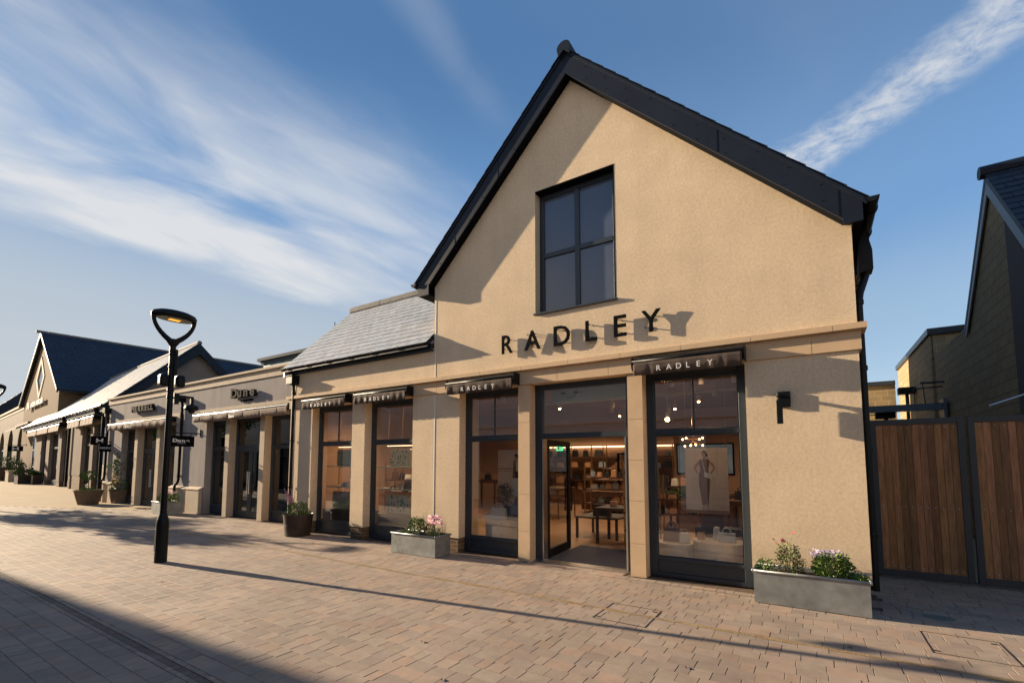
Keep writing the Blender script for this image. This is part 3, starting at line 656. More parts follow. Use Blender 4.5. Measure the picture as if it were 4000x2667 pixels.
m_ = MB(); m_.prism([(g0-1.0,ge-.35),(ga,gz),(g1+1.0,ge-.55),(g1+1.0,ge-.85),(ga,gz-.32),(g0-1.0,ge-.65)], y0-.3, y0-.2); L3(m_).build('barge_board', mat('pale_barge', (.03,.038,.048), .8, spec=.05), H)
m_ = MB(); m_.prism([(g0-1.1,ge-.35),(ga,gz+.05),(g1+1.1,ge-.55),(g1+1.1,ge-.75),(ga,gz-.15),(g0-1.1,ge-.55)], y0-.32, y0+24); L3(m_).build('roof', M['barge'], H)
s = MB(); dv = Vector((ga-g1-1.1, 0, gz+.6-ge)); ln = dv.length
slates(s, (g1+1.15,y0-.33,ge-.56), (0,1,0), dv, (dv.z,0,-dv.x), 40, int(ln/.45), .61, ln/int(ln/.45), t=.03, lift=.03, lo=.8, hi=1.2)
L3(s).build('roof_slates', M['slate_dark'], H)
s = MB(); y_ = y0-.6
while y_ < y0+24: s.tube([(ga,y_,gz+.08),(ga,y_+.78,gz+.08)], .14, 8); y_ += .8
L3(s).build('ridge_tiles', M['ridge'], H)
L3(MB().box(g0+.5,-21.8,-.1,.5,5.3,5.5).prism([(-.1,5.3),(-.8,4.9),(-.8,4.75),(-.1,5.1)], -29.5, -22, 'x')).build('canopy', M['fabric_pale'], H)
L3(MB().box(g0-.1,g0+1.8,.3,.6,0,1.3).box(g0-.2,g0+1.9,.2,.7,1.3,1.5)).build('stone_plinth', M['stone_pale'], H)
S = thing('shop_lettering', 'white raised lettering UNDER ARMOUR below the diamond window', 'sign', loc3(-22,.4))
L3(placed(text_mb('UNDER ARMOUR', .66, .04, .006, 0, 1.34), -24.6, .30, 6.95)).build('letter_row', M['white'], S)
def ua_logo(w_, h_, y_, x, z, d=.02):
    """two interlocked arcs"""
    m_ = MB(); P0 = [(-.5,.5),(-.5,.12),(-.28,-.08),(0,-.13),(.28,-.08),(.5,.12),(.5,.5),(.27,.5),(.24,.14),(0,.05),(-.24,.14),(-.27,.5)]
    m_.prism([(x+a*w_, z+b*h_) for a, b in P0], y_-d-.003, y_); m_.prism([(x+a*w_, z-b*h_) for a, b in P0][::-1], y_-d, y_)
    return m_
L3(ua_logo(1.1,.75,.36,-25.7,7.2,.12)).build('logo', M['white'], S)
# brick arcaded building and a roof beyond
U = thing('brick_building', 'weathered brick building with arched openings at the far left', 'building', loc3(-48,3))
m_ = MB(); yb = 1.0; e0 = -60
def archwall(m_, x0, x1, xa, ra, zs, z1):
    poly = [(x0,0),(xa-ra,0),(xa-ra,zs)]+[(xa-ra*math.cos(math.pi*i/8), zs+ra*math.sin(math.pi*i/8)) for i in range(1,8)]+[(xa+ra,zs),(xa+ra,0),(x1,0),(x1,z1),(x0,z1)]
    h = len(poly)
    k = [i for i in range(h)]
    # split left / right halves to stay simple
    L_ = [(x0,0),(xa-ra,0),(xa-ra,zs)]+[(xa-ra*math.cos(math.pi*i/8), zs+ra*math.sin(math.pi*i/8)) for i in range(1,5)]+[(xa,z1),(x0,z1)]
    R_ = [(x1,0),(x1,z1),(xa,z1)]+[(xa-ra*math.cos(math.pi*i/8), zs+ra*math.sin(math.pi*i/8)) for i in range(4,8)]+[(xa+ra,zs),(xa+ra,0)]
    m_.prism(L_, yb, yb+.5); m_.prism(R_, yb, yb+.5)
xs_ = [-32.0,-40.5,-49,-57.5,-66]
for k, xa in enumerate((-36.2,-44.7,-53.2,-61.7)): archwall(m_, xs_[k+1], xs_[k], xa, 2.4, 3.3, 8.0)
L3(m_).build('wall', M['brickpale'], U)
L3(MB().box(-66,-32,yb-.12,yb+.6,8.0,8.25).box(-66,-32,yb-.05,yb,7.6,7.8)).build('coping', M['stone_pale'], U)
for xa in (-36.2,-44.7,-53.2,-61.7):
    o = L3(MB().box(xa-.08,xa+.08,yb+.2,yb+.3,0,5.4).box(xa-2.35,xa+2.35,yb+.2,yb+.3,3.2,3.35).box(xa-2.35,xa-2.15,yb+.2,yb+.3,0,3.2).box(xa+2.15,xa+2.35,yb+.2,yb+.3,0,3.2)).build('window', mat('teal_frame', (.05,.13,.14), .5), U)
    L3(MB().box(xa-2.3,xa+2.3,yb+.35,yb+.38,0,5.6)).build('pane', M['oppdark'], o)
V = thing('distant_building', 'dark navy pitched roof rising behind the far brick arches', 'building', loc3(-70,20))
L3(MB().prism([(1.6,10.5),(8,17.3),(14.4,10.5)], -170, -103, 'x').box(-169,-104,2,14,0,10.5)).build('roof', M['barge'], V)

# ------------------------------------------------------------------ right hand yard
Z = thing('block_building', 'buff blockwork building with a steep navy gable at the right edge', 'building', (6, 8, 0))
X = 3.0
m_ = MB()
m_.prism([(2.6,0),(13.0,0),(13.0,4.80),(6.95,4.80),(4.88,7.05),(2.6,4.62)], X, X+.3, 'x')
m_.build('wall', M['block'], Z)
MB().box(X+.3,12,2.6,2.9,0,4.5).build('front_wall', mat('brown_grey_render', (.26,.22,.19), .9), Z)  # plain brown grey render
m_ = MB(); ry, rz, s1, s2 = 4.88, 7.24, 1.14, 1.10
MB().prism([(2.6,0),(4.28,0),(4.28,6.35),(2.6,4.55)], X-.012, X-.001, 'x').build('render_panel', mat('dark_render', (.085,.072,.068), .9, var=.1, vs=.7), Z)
m_.prism([(ry,rz),(7.05,rz-2.17*s1),(7.05,rz-2.17*s1-.14),(ry,rz-.16),(2.2,rz-2.68*s2-.14),(2.2,rz-2.68*s2)], X-.06, 13, 'x')
m_.build('roof', M['barge'], Z)
s = MB(); dv = Vector((0, ry-2.15, (ry-2.15)*s2)); nv = int(dv.length/.21)
slates(s, (X-.08,2.15,rz-2.73*s2+.01), (1,0,0), dv, (0,-dv.z,dv.y), 34, nv, .3, dv.length/nv)
s.build('roof_slates', M['slate_dark'], Z)
MB().prism([(ry,rz-.16),(7.0,rz-2.12*s1-.16),(7.0,rz-2.12*s1-.30),(ry,rz-.42),(2.25,rz-2.63*s2-.42),(2.25,rz-2.63*s2-.14)], X-.055, X-.03, 'x').build('barge_board', mat('blue_grey_barge', (.10,.135,.17), .45), Z)
MB().tube([(X-.14,ry,rz+.02),(13,ry,rz+.02)], .12, 10).build('ridge_cap', M['barge'], Z)
Y_ = thing('flat_roof_block', 'flat roofed blockwork store with its far end in sun behind the gate', 'building', (4, 13, 0))
MB().box(X-.02,X+5,10.7,10.9,4.7,5.45).box(X+.2,X+5,10.9,17,0,5.3).build('front_wall', M['blockx'], Y_)
MB().box(X-.06,X-.0,10.7,17.0,0,5.42).build('wall', M['block'], Y_)
MB().box(X-.12,X+5.1,10.6,17.05,5.45,5.62).build('roof_edge', M['frame'], Y_)
MB().tube([(X+1.3,10.8,5.7),(X+1.3,15,5.7)], .16, 8).prism([(X+.7,5.6),(X+1.3,5.9),(X+1.9,5.6)], 10.8, 15).build('ridge', M['ridge'], Y_)
c_ = thing('block_wall', 'sunlit buff blockwork wall across the yard behind the gate', 'wall', (2, 18, 0))
MB().box(-2, X-.1, 17.6, 17.9, 0, 4.95).build('wall', M['blockx'], c_); MB().box(-2.1, X-.1, 17.5, 18, 4.95, 5.12).build('coping', M['frame'], c_)
bm_ = thing('pipe_gantry', 'blue grey steel beam crossing the yard above the gate', 'beam', (2, 8, 4))
MB().box(.52, X-.06, 9.35, 9.55, 3.14, 3.32).box(X-.12,X-.061,9.2,9.7,2.9,3.42).build('beam', mat('blue_steel', (.10,.14,.17), .4), bm_)
MB().tube([(2.45,9.3,3.87),(2.94,9.3,3.87)], .03, 6).tube([(2.5,9.3,3.87),(2.55,9.4,3.32)], .012, 6).tube([(2.3,9.3,3.72),(2.9,9.3,3.75)], .02, 6).tube([(2.32,9.3,3.72),(2.32,9.3,3.32)], .012, 6).build('bracket', M['gateframe'], bm_)
MB().tube([(.5,9.5,3.1),(1.0,9.5,3.03),(1.6,9.5,3.10),(2.1,9.5,3.16)], .012, 6).build('cable', M['black'], bm_)
for x, y_, z, lb in ((1.75,9.9,2.98,'lower black floodlight on a post behind the gate'), (2.72,13.5,4.05,'tall floodlight pole against the sunlit block wall')):
    t = thing('floodlight', lb, 'floodlight', (x,y_,0))
    MB().tube([(x,y_,0),(x,y_,z)], .05, 8).build('pole', M['gateframe'], t)
    MB().box(x-.25,x+.2,y_-.2,y_+.1,z,z+.24).build('lamp_head', M['black'], t, bevel=.02)

# gate
def gate_leaf(x0, x1, y, label, seed):
    t = thing('gate', label, 'gate', ((x0+x1)/2, y, 0), 'timber yard gates')
    z0, z1 = .04, 2.40
    f = MB(); f.box(x0,x0+.075,y,y+.06,z0,z1); f.box(x1-.075,x1,y,y+.06,z0,z1); f.box(x0+.075,x1-.075,y,y+.06,z1-.085,z1); f.box(x0+.075,x1-.075,y,y+.06,z0,z0+.10); f.box(x0+.075,x1-.075,y+.035,y+.058,1.05,1.12)
    f.build('frame', M['gateframe'], t, bevel=.004)
    n = max(3, round((x1-x0-.15)/.087)); w_ = (x1-x0-.15)/n; b = MB(); s = MB()
    for i in range(n):
        a = x0+.075+i*w_; g = rnd.uniform(.5,1.15); c = (g, g*rnd.uniform(.85,1.05), g*rnd.uniform(.8,1.05))
        b.box(a+.002, a+w_-.002, y+.008+rnd.uniform(0,.004), y+.032, z0+.10, z1-.085, 0, c)
        for z in (z0+.15, 1.08, z1-.13): s.ball((a+w_*.5+rnd.uniform(-.008,.008), y+.008, z+rnd.uniform(-.004,.004)), .0075, n=4)
    b.box(x0+.07, x1-.07, y+.0335, y+.0345, z0+.09, z1-.08, 0, (.15,.15,.15))
    b.build('boards', M['wood'], t); s.build('screws', M['chrome'], t)
    return t
gate_leaf(.73, 1.815, 2.0, 'dark timber gate leaf next to the rendered shop corner', 1)
gate_leaf(1.85, 2.92, 2.0, 'dark timber gate leaf at the right edge against the block building', 2)
p_ = thing('gate_post', 'black steel post between the shop corner and the gate', 'post', (.68,2,0))
MB().box(.64,.71,1.97,2.06,0,2.42).build('post', M['black'], p_)
r_ = thing('handrail', 'thin steel rail fixed to the block wall above the right gate', 'rail', (2.9,3,3))
MB().tube([(2.3,2.9,2.62),(2.93,2.9,2.86)], .014, 8).tube([(2.93,2.9,2.86),(2.99,2.9,2.86)], .02, 8).tube([(2.93,2.9,2.86),(2.93,2.9,2.7)], .012, 8).build('rail', M['chrome'], r_)

# ------------------------------------------------------------------ opposite side of the street (shade and reflections)
P_ = thing('shop_building', 'long pale shop block on the opposite side of the street', 'building', (-45,-12,0))
def opp(root, x0, x1, yf, z1, rot=0, piv=(0,0)):
    w = MB(); n = int((x1-x0)/3.2); st_ = (x1-x0)/n
    for i in range(n+1):
        x = x0+i*st_; w.box(x-.45, x+.45, yf-.3, yf, 0, 3.0)
    w.box(x0-.45, x1+.45, yf-.3, yf, 3.0, z1); w.box(x0-.5, x1+.5, yf-.3, yf+.1, 3.35, 3.5); w.box(x0-.5, x1+.5, yf-.4, yf+.12, z1, z1+.15)
    w.box(x0-.45, x1+.45, yf-8, yf-7.7, 0, z1); w.box(x0-.45,x0-.2,yf-7.7,yf-.3,0,z1); w.box(x1+.2,x1+.45,yf-7.7,yf-.3,0,z1); w.box(x0-.45,x1+.45,yf-8,yf-.3,z1,z1+.1)
    g = MB()
    for i in range(n): g.box(x0+i*st_+.45, x0+(i+1)*st_-.45, yf-.25, yf-.2, 0, 3.0)
    f = MB()
    for i in range(n):
        a, b = x0+i*st_+.45, x0+(i+1)*st_-.45
        f.box(a,a+.1,yf-.2,yf-.12,0,3); f.box(b-.1,b,yf-.2,yf-.12,0,3); f.box(a+.1,b-.1,yf-.2,yf-.12,2.1,2.2)
    mm = Matrix.Translation((piv[0],piv[1],0)) @ Matrix.Rotation(rot,4,'Z') @ Matrix.Translation((-piv[0],-piv[1],0))
    for q_ in (w, g, f): q_.xf(mm)
    w.build('wall', M['opp'], root); g.build('glazing', M['oppdark'], root); f.build('window_frames', M['frame'], root)
opp(P_, -75, -21, -9.5, 8.0, R(4.2), (-33,-9.5))
P2 = thing('shop_building', 'lower pale shop block directly behind the camera', 'building', (-5,-14,0))
opp(P2, -17.5, 6.5, -10.4, 6.1)
# ------------------------------------------------------------------ ground
tag(MB().box(-420, 420, -420, 420, -.6, -.035).build('ground', M['plaza']), kind='structure')
tag(MB().add([(-60,-60,-.012),(14,-60,-.012),(14,2.4,-.012),(-60,2.4,-.012)], [(0,1,2,3)]).build('paving_bed', M['joint']), kind='structure')
bound = lambda y: -27.6 + max(-2.5, (y+2.46))*2.9
pl = MB()
yb_ = [(-27.6-2.5*2.9-8, -8.6), (-35,-5), (-27.8,-2.5), (-20.6,0.0), (-18.8,.6), (-18.8,6), (-90,14), (-120,-9)]
pl.add([(x, y, -.004) for x, y in yb_], [list(range(len(yb_)))]); tag(pl.build('plaza', M['plaza']), kind='structure')
pv = MB(); tone = [(1,1,1), (.95,.93,.93), (1.05,1.01,.97), (.90,.92,.95), (1.04,.96,.91), (.98,1,.98), (1,.99,.98), (.86,.86,.88)]
def paver(x0, x1, y0, y1, g=1.0, h=0):
    c = rnd.choice(tone); k = rnd.uniform(.93, 1.07)*g; c = [q*k for q in c]
    z = h+rnd.uniform(-.0012, .0012); tx = rnd.uniform(-.0008,.0008); ty = rnd.uniform(-.0008,.0008); b = .0022
    lo = [(x0,y0,-.03),(x1,y0,-.03),(x1,y1,-.03),(x0,y1,-.03)]
    mid = [(x0,y0,z-b-tx-ty),(x1,y0,z-b+tx-ty),(x1,y1,z-b+tx+ty),(x0,y1,z-b-tx+ty)]
    top = [(x0+b,y0+b,z-tx-ty),(x1-b,y0+b,z+tx-ty),(x1-b,y1-b,z+tx+ty),(x0+b,y1-b,z-tx+ty)]
    pv.add(lo+mid+top, [(8,9,10,11),(4,5,9,8),(5,6,10,9),(6,7,11,10),(7,4,8,11),(0,1,5,4),(1,2,6,5),(2,3,7,6),(3,0,4,7)], 0, c)
P = .165
y = 2.3 - .003
rows = []
yy = -.055
while yy < 2.2: rows.append(yy); yy += P
yy = -.055-P
while yy > -8.7:
    if -1.85 < yy+P/2 < -1.68: pass
    rows.append(yy); yy -= P
def inwall(x, y):
    if y > -.02 and x < .5 and x > -11.72: return not (-4.25 < x < -2.5 and y < .08)
    return y > .5 and x <= -11.7
for y0 in rows:
    y1 = y0+P
    if -5.30 < (y0+y1)/2 < -5.15: continue
    x = max(-36, bound((y0+y1)/2) if (y0+y1)/2 > -2.46 else -36)+rnd.uniform(0,.1); xe = 3.6
    far = y0 < -8 
    while x < xe:
        w_ = rnd.choice((.11,.165,.165,.22,.22,.245,.28))
        if x < -16: w_ *= 1.0
        gp = rnd.choice((.002,.0025,.003,.004,.0065))
        if not inwall(x+w_/2, (y0+y1)/2): paver(x+gp/2, x+w_-gp/2, y0+.0015, y1-.0015)
        x += w_
# cobbled channel
x = -36
while x < 3.4:
    w_ = rnd.uniform(.09,.16)
    for k, (a, b, g) in enumerate(((-5.333,-5.285,1.03),(-5.283,-5.222,.55),(-5.220,-5.172,1.03))): paver(x+.003, x+w_-.003, a+.002, b-.002, g*rnd.uniform(.85,1.1), -.004 if k == 1 else 0)
    x += w_
tag(pv.build('pavement', M['paver']), kind='structure')
sv = MB(); n = 260
vs_ = []
for i in range(n+1):
    x = -14+17*i/n; w_ = (.018+.022*abs(math.sin(i*.37)*math.sin(i*.11+1)))*(1.0 if x > -9 else .7)+rnd.uniform(0,.006); yc = -1.74+.012*math.sin(i*.09)-.006*(x+5)*.2
    vs_ += [(x,yc-w_,.0022),(x,yc,.0055+rnd.uniform(0,.003)),(x,yc+w_,.0022)]
sv.add(vs_, [(i*3+j,i*3+3+j,i*3+4+j,i*3+1+j) for i in range(n) for j in (0,1)])
tag(sv.build('sand_joint', M['sand']), kind='structure')
d_ = thing('slot_drain', 'thin steel slot drain line running past the entrance', 'drain', (-5,-.25,0))
MB().box(-13.4,-.74,-.256,-.244,-.01,.0045).build('grating', M['chrome'], d_)
d_ = thing('slot_drain', 'short steel slot drain line in front of the yard gate', 'drain', (2,.2,0))
MB().box(.55,3.5,.30,.312,-.01,.0045).build('grating', M['chrome'], d_)
def cover(x0, x1, y0, y1, label, w_=.006):
    t = thing('manhole_cover', label, 'manhole cover', ((x0+x1)/2,(y0+y1)/2,0), 'recessed manhole covers in the paving')
    m_ = MB(); z = .0042
    m_.box(x0,x1,y0,y0+w_,-.01,z).box(x0,x1,y1-w_,y1,-.01,z).box(x0,x0+w_,y0+w_,y1-w_,-.01,z).box(x1-w_,x1,y0+w_,y1-w_,-.01,z)
    m_.build('frame', M['pot'], t); MB().box(x0+w_+.012,x0+w_+.06,y0+.06,y0+.075,-.01,.0048).box(x1-.075,x1-.027,y1-.09,y1-.075,-.01,.0048).build('lifting_slot', M['black'], t)
cover(-2.2,-1.6,-2.12,-1.47, 'recessed cover frame in the paving in front of the entrance')
cover(.83,1.42,-1.32,-.66, 'recessed cover frame in the paving at the lower right corner')
t = thing('valve_cover', 'small grey green metal valve cover in the shade by the gate', 'valve cover', (1.08,0,0))
MB().prism([(1.09+.13*math.cos(a_)*(1 if abs(math.cos(a_))<.7 else 1.1), .0+.10*math.sin(a_)) for a_ in [math.pi*2*i/20 for i in range(20)]], -.01, .005, 'z').build('lid', mat('green_grey_iron', (.10,.13,.125), .6), t)
for k, (x, y_) in enumerate(((-3.3,-3.7),(-6.5,-2.4),(-9.2,-.9),(-1.0,-2.9),(-4.9,-1.1),(-8.1,-4.1),(.2,-1.6),(-2.6,-4.2),(-13.5,-.6),(-2.9,-2.75))):
    m_ = MB(); a_ = rnd.uniform(0,6); L_ = rnd.uniform(.02,.035)
    m_.add([(x-L_*math.cos(a_),y_-L_*math.sin(a_),.006),(x+.4*L_*math.sin(a_),y_-.4*L_*math.cos(a_),.016),(x+L_*math.cos(a_),y_+L_*math.sin(a_),.008),(x-.4*L_*math.sin(a_),y_+.4*L_*math.cos(a_),.010)], [(0,1,2,3)])
    o = m_.build('fallen_leaf', M['leafbrown']); o.modifiers.new('s','SOLIDIFY').thickness = .001
    tag(o, 'small dry brown leaf lying on the paving', 'leaf', 'dry leaves on the paving')

# ------------------------------------------------------------------ street lamp
def lamp(x, y, label, full=True, rz=0):
    t = thing('street_lamp', label, 'street lamp', (x,y,0), 'street lamps with open yoke heads')
    MB().lathe(x,y,[(.096,0),(.096,.68),(.088,.74),(.055,.86),(.055,.9)], 24).build('base_column', M['black'], t, smooth=False)
    MB().box(x-.03,x+.03,y-.1005,y-.09,.2,.58).build('service_door', M['black'], t)
    p = MB().lathe(x,y,[(.052,.88),(.048,3.6),(.046,3.72)], 18); 
    for z in (2.9,3.02,3.45,3.68,3.74): p.lathe(x,y,[(.053,z),(.056,z+.008),(.056,z+.022),(.053,z+.03)], 18)
    p.lathe(x,y,[(.05,3.72),(.05,3.86),(.06,3.9),(.05,3.98)], 18); p.build('pole', M['black'], t)
    hz = 4.38; rY = .325
    k = MB()
    for sg in (-1,1):
        pts = [(x,y,3.86)]+[(x, y+sg*rY*math.sin(math.pi/2*min(1,t_*1.06)**.8), 3.92+(hz+.02-3.92)*t_) for t_ in (.08,.2,.33,.46,.6,.74,.88,1)]
        k.tube(pts, [.052,.048,.043,.039,.036,.034,.034,.036,.038], 12)
    k.build('yoke', M['black'], t, smooth=True)
    h = MB().lathe(x,y,[(.30,hz-.035),(.345,hz-.02),(.362,hz+.02),(.335,hz+.065),(.25,hz+.10),(.12,hz+.125),(.01,hz+.13)], 36, 0, .66, 1)
    hd = h.build('lamp_head', M['black'], t, smooth=True)
    MB().lathe(x,y,[(.285,hz-.045),(.285,hz-.038)], 32, 0, .6, 1).build('lens_plate', M['aircurtain'], hd)
    MB().box(x-.05,x+.05,y-.085,y+.085,hz-.052,hz-.0455).build('led_array', M['lampon'], hd)
    if full:
        MB().box(x+.07,x+.115,y+.0,y+.05,3.32,3.78).box(x+.03,x+.08,y+.015,y+.035,3.4,3.43).box(x+.03,x+.08,y+.015,y+.035,3.62,3.65).build('aerial', M['black'], t, bevel=.008)
        for a_, dd in ((-.13,-.1),(.0,.13)):
            m_ = MB().box(x-.09+dd*0.3, x+.09+dd*.3, y+dd-.075, y+dd+.065, 3.10, 3.33); o_ = m_.build('speaker', M['black'], t, bevel=.05); o_.modifiers['bevel'].segments = 3
        m_ = MB().box(x-.045,x+.045,y+.055,y+.13,2.80,3.0).box(x-.02,x+.02,y+.13,y+.36,2.93,2.965).box(x-.025,x+.025,y+.33,y+.38,2.80,2.96); m_.build('camera_arm', M['black'], t, bevel=.004)
        m_ = MB().lathe(x,y+.355,[(.05,2.82),(.105,2.79),(.115,2.74),(.105,2.71),(.07,2.70)], 20).ball((x,y+.355,2.705), .06); m_.build('dome_camera', M['black'], t)
    return t
lamp(-9.73, -3.52, 'black street lamp with amber light, speakers and a dome camera standing on the paving')
lamp(-24.0, -3.52, 'black street lamp cut off by the left edge of the photo', False)

# ------------------------------------------------------------------ plants
def clump(mb, cx, cy, z, rx, ry, h, n, L, mats, dens=.5, w=.35, stems=7):
    for i in range(stems):
        a = rnd.uniform(0,6.28); q = rnd.random()**.5
        e = (cx+rx*q*math.cos(a), cy+ry*q*math.sin(a), z+h*rnd.uniform(.6,1))
        b = (cx+rx*.3*q*math.cos(a), cy+ry*.3*q*math.sin(a), z)
        mb.tube([b, ((b[0]+e[0])/2,(b[1]+e[1])/2,z+h*.45), e], [.003,.0025,.0012], 4, 2)
    for i in range(n):
        a = rnd.uniform(0,6.28); t = rnd.random()**.8; q = rnd.random()**.5*(.45+.55*math.sin(math.pi*min(1,t*.75+.18)))
        p = (cx+rx*q*math.cos(a), cy+ry*q*math.sin(a), z+h*t*rnd.uniform(.75,1))
        d = (math.cos(a)*rnd.uniform(.2,1)+rnd.uniform(-.5,.5), math.sin(a)*rnd.uniform(.2,1)+rnd.uniform(-.5,.5), rnd.uniform(-.2,1.1))
        mb.leaf(p, d, L*rnd.uniform(.6,1.3), L*w*rnd.uniform(.8,1.2), rnd.choice(mats), rnd.uniform(0,.5))
GM = [M['leaf'], M['leafl'], M['stem'], M['leafd'], M['leafbrown']]
def flowers(mb, cx, cy, z0, z1, rx, ry, n, s, mi=0):
    for i in range(n):
        a = rnd.uniform(0,6.28); q = rnd.random()**.5; p = Vector((cx+rx*q*math.cos(a), cy+ry*q*math.sin(a), rnd.uniform(z0,z1)))
        tl = Vector((rnd.uniform(-.5,.5), -.6, .6)).normalized(); u_ = tl.cross(Vector((1,0,0))).normalized(); v_ = tl.cross(u_)
        for k in range(5):
            t_ = k*1.2566; d = u_*math.cos(t_)+v_*math.sin(t_); e = u_*math.cos(t_+.5)+v_*math.sin(t_+.5); g_ = u_*math.cos(t_-.5)+v_*math.sin(t_-.5)
            mb.add([p, p+g_*s*.6, p+d*s+tl*s*.2, p+e*s*.6], [(0,1,2,3)], mi)
def spikes(mb, cx, cy, z, n, h, lean, mi=0):
    for i in range(n):
        a = rnd.uniform(2.2,5.2); l_ = rnd.uniform(.5,1)*h; b = Vector((cx+rnd.uniform(-.08,.08), cy+rnd.uniform(-.06,.06), z))
        e = b+Vector((math.cos(a)*lean*rnd.uniform(.3,1), math.sin(a)*lean*.6*rnd.uniform(0,1), l_))
        mb.tube([b, (b+e)/2+Vector((0,0,.02)), e], [.003,.002,.001], 4, 1)
        for k in range(46):
            f = .42+.58*k/46; p = b+(e-b)*f
            mb.leaf(p, (rnd.uniform(-1,1),rnd.uniform(-1,1),rnd.uniform(.0,.8)), .027*(1.25-f*.7), .014, mi)
def ball_crown(mb, cx, cy, cz, rr, rz, n, L):
    for i in range(n):
        a = rnd.uniform(0,6.28); u_ = rnd.uniform(-1,1); q = math.sqrt(1-u_*u_); k = rnd.uniform(.75,1.05)
        d = Vector((q*math.cos(a), q*math.sin(a), u_)); mb.leaf((cx+rr*k*d.x, cy+rr*k*d.y, cz+rz*k*d.z), d+Vector((rnd.uniform(-.8,.8),rnd.uniform(-.8,.8),rnd.uniform(-.8,.8))), L, L*.5, rnd.choice((0,3,3,1)))
def trough(x0, x1, y0, y1, h, label, group='galvanised trough planters'):
    t = thing('planter', label, 'planter', ((x0+x1)/2,(y0+y1)/2,0), group)
    m_ = MB(); w_ = .006
    m_.box(x0,x1,y0,y0+w_,.008,h).box(x0,x1,y1-w_,y1,.008,h).box(x0,x0+w_,y0+w_,y1-w_,.008,h).box(x1-w_,x1,y0+w_,y1-w_,.008,h).box(x0+w_,x1-w_,y0+w_,y1-w_,.02,.03)
    m_.build('trough', M['zinc'], t)
    r_ = .0135; z = h-.004; k = MB()
    for p, q in (((x0-.006,y0-.008),(x1+.006,y0-.008)),((x1+.008,y0-.006),(x1+.008,y1+.006)),((x1+.006,y1+.008),(x0-.006,y1+.008)),((x0-.008,y1+.006),(x0-.008,y0-.006))):
        k.tube([(p[0],p[1],z),(q[0],q[1],z)], r_, 10)
    for p in ((x0-.008,y0-.008),(x1+.008,y0-.008),(x0-.008,y1+.008),(x1+.008,y1+.008)): k.ball((p[0],p[1],z), .0165, n=6)
    k.build('rolled_rim', M['zinc'], t, smooth=True)
    m_ = MB(); nx, ny = 24, 8
    v = [(x0+w_+(x1-x0-2*w_)*i/nx, y0+w_+(y1-y0-2*w_)*j/ny, h-.045+rnd.uniform(-.012,.014)) for j in range(ny+1) for i in range(nx+1)]
    m_.add(v, [(j*(nx+1)+i, j*(nx+1)+i+1, (j+1)*(nx+1)+i+1, (j+1)*(nx+1)+i) for j in range(ny) for i in range(nx)]); m_.build('soil', M['soil'], t)
    return t
def plant(name, label, cat, x, y, z, build, mats=None, group=None):
    t = thing(name, label, cat, (x,y,z), group); m_ = MB(); build(m_); m_.build('foliage', mats or GM, t); return t
def bloom(t, mb, m, name='flowers'): mb.build(name, m, t)
# big trough at the corner
trough(-.72, .455, -.475, -.05, .40, 'large galvanised trough planter at the corner of the shop beside the gate')
hz = .36
t = plant('bushy_plant', 'small low green plant at the left end of the large trough', 'plant', -.58,-.25,hz, lambda m_: clump(m_,-.60,-.24,hz,.10,.10,.16,260,.035,[0,0,1,3]))
t = plant('flowering_plant', 'thin dark leaved plant with red flowers in the large trough', 'plant', -.36,-.22,hz, lambda m_: (clump(m_,-.34,-.23,hz,.15,.12,.36,700,.042,[0,1,3,4,4],w=.3,stems=16), clump(m_,-.20,-.20,hz,.06,.06,.2,60,.03,[0,1]), [m_.tube([(-.36,-.22,hz+.2),(x_,-.24,z_)], .0015, 4, 1) for x_, z_ in ((-.50,.76),(-.46,.71),(-.40,.75),(-.28,.86))]))
m_ = MB(); [flowers(m_, x_, -.245, z_, z_+.001, .003, .003, 1, s_) for x_, z_, s_ in ((-.50,.765,.020),(-.465,.72,.016),(-.395,.755,.038),(-.385,.75,.03),(-.275,.865,.026))]; bloom(t, m_, M['red'])
t = plant('flowering_plant', 'bushy bright green plant with pale lilac flowers in the large trough', 'plant', .12,-.25,hz, lambda m_: (clump(m_,.12,-.27,hz,.20,.14,.30,1300,.055,[0,0,1,1,3],w=.22,stems=22), clump(m_,-.05,-.2,hz,.05,.05,.27,90,.028,[4,4,3],stems=8), clump(m_,.30,-.2,hz,.10,.06,.12,70,.03,[0,4],stems=10)))
m_ = MB(); flowers(m_, .06, -.27, .61, .69, .19, .09, 130, .013); bloom(t, m_, M['lilac'])
plant('bushy_plant', 'low leafy green plant at the right end of the large trough', 'plant', .37,-.3,hz, lambda m_: (clump(m_,.38,-.33,hz,.06,.07,.08,90,.04,[1,1,0],w=.5), clump(m_,.36,-.16,hz,.05,.05,.12,60,.02,[3,4])))
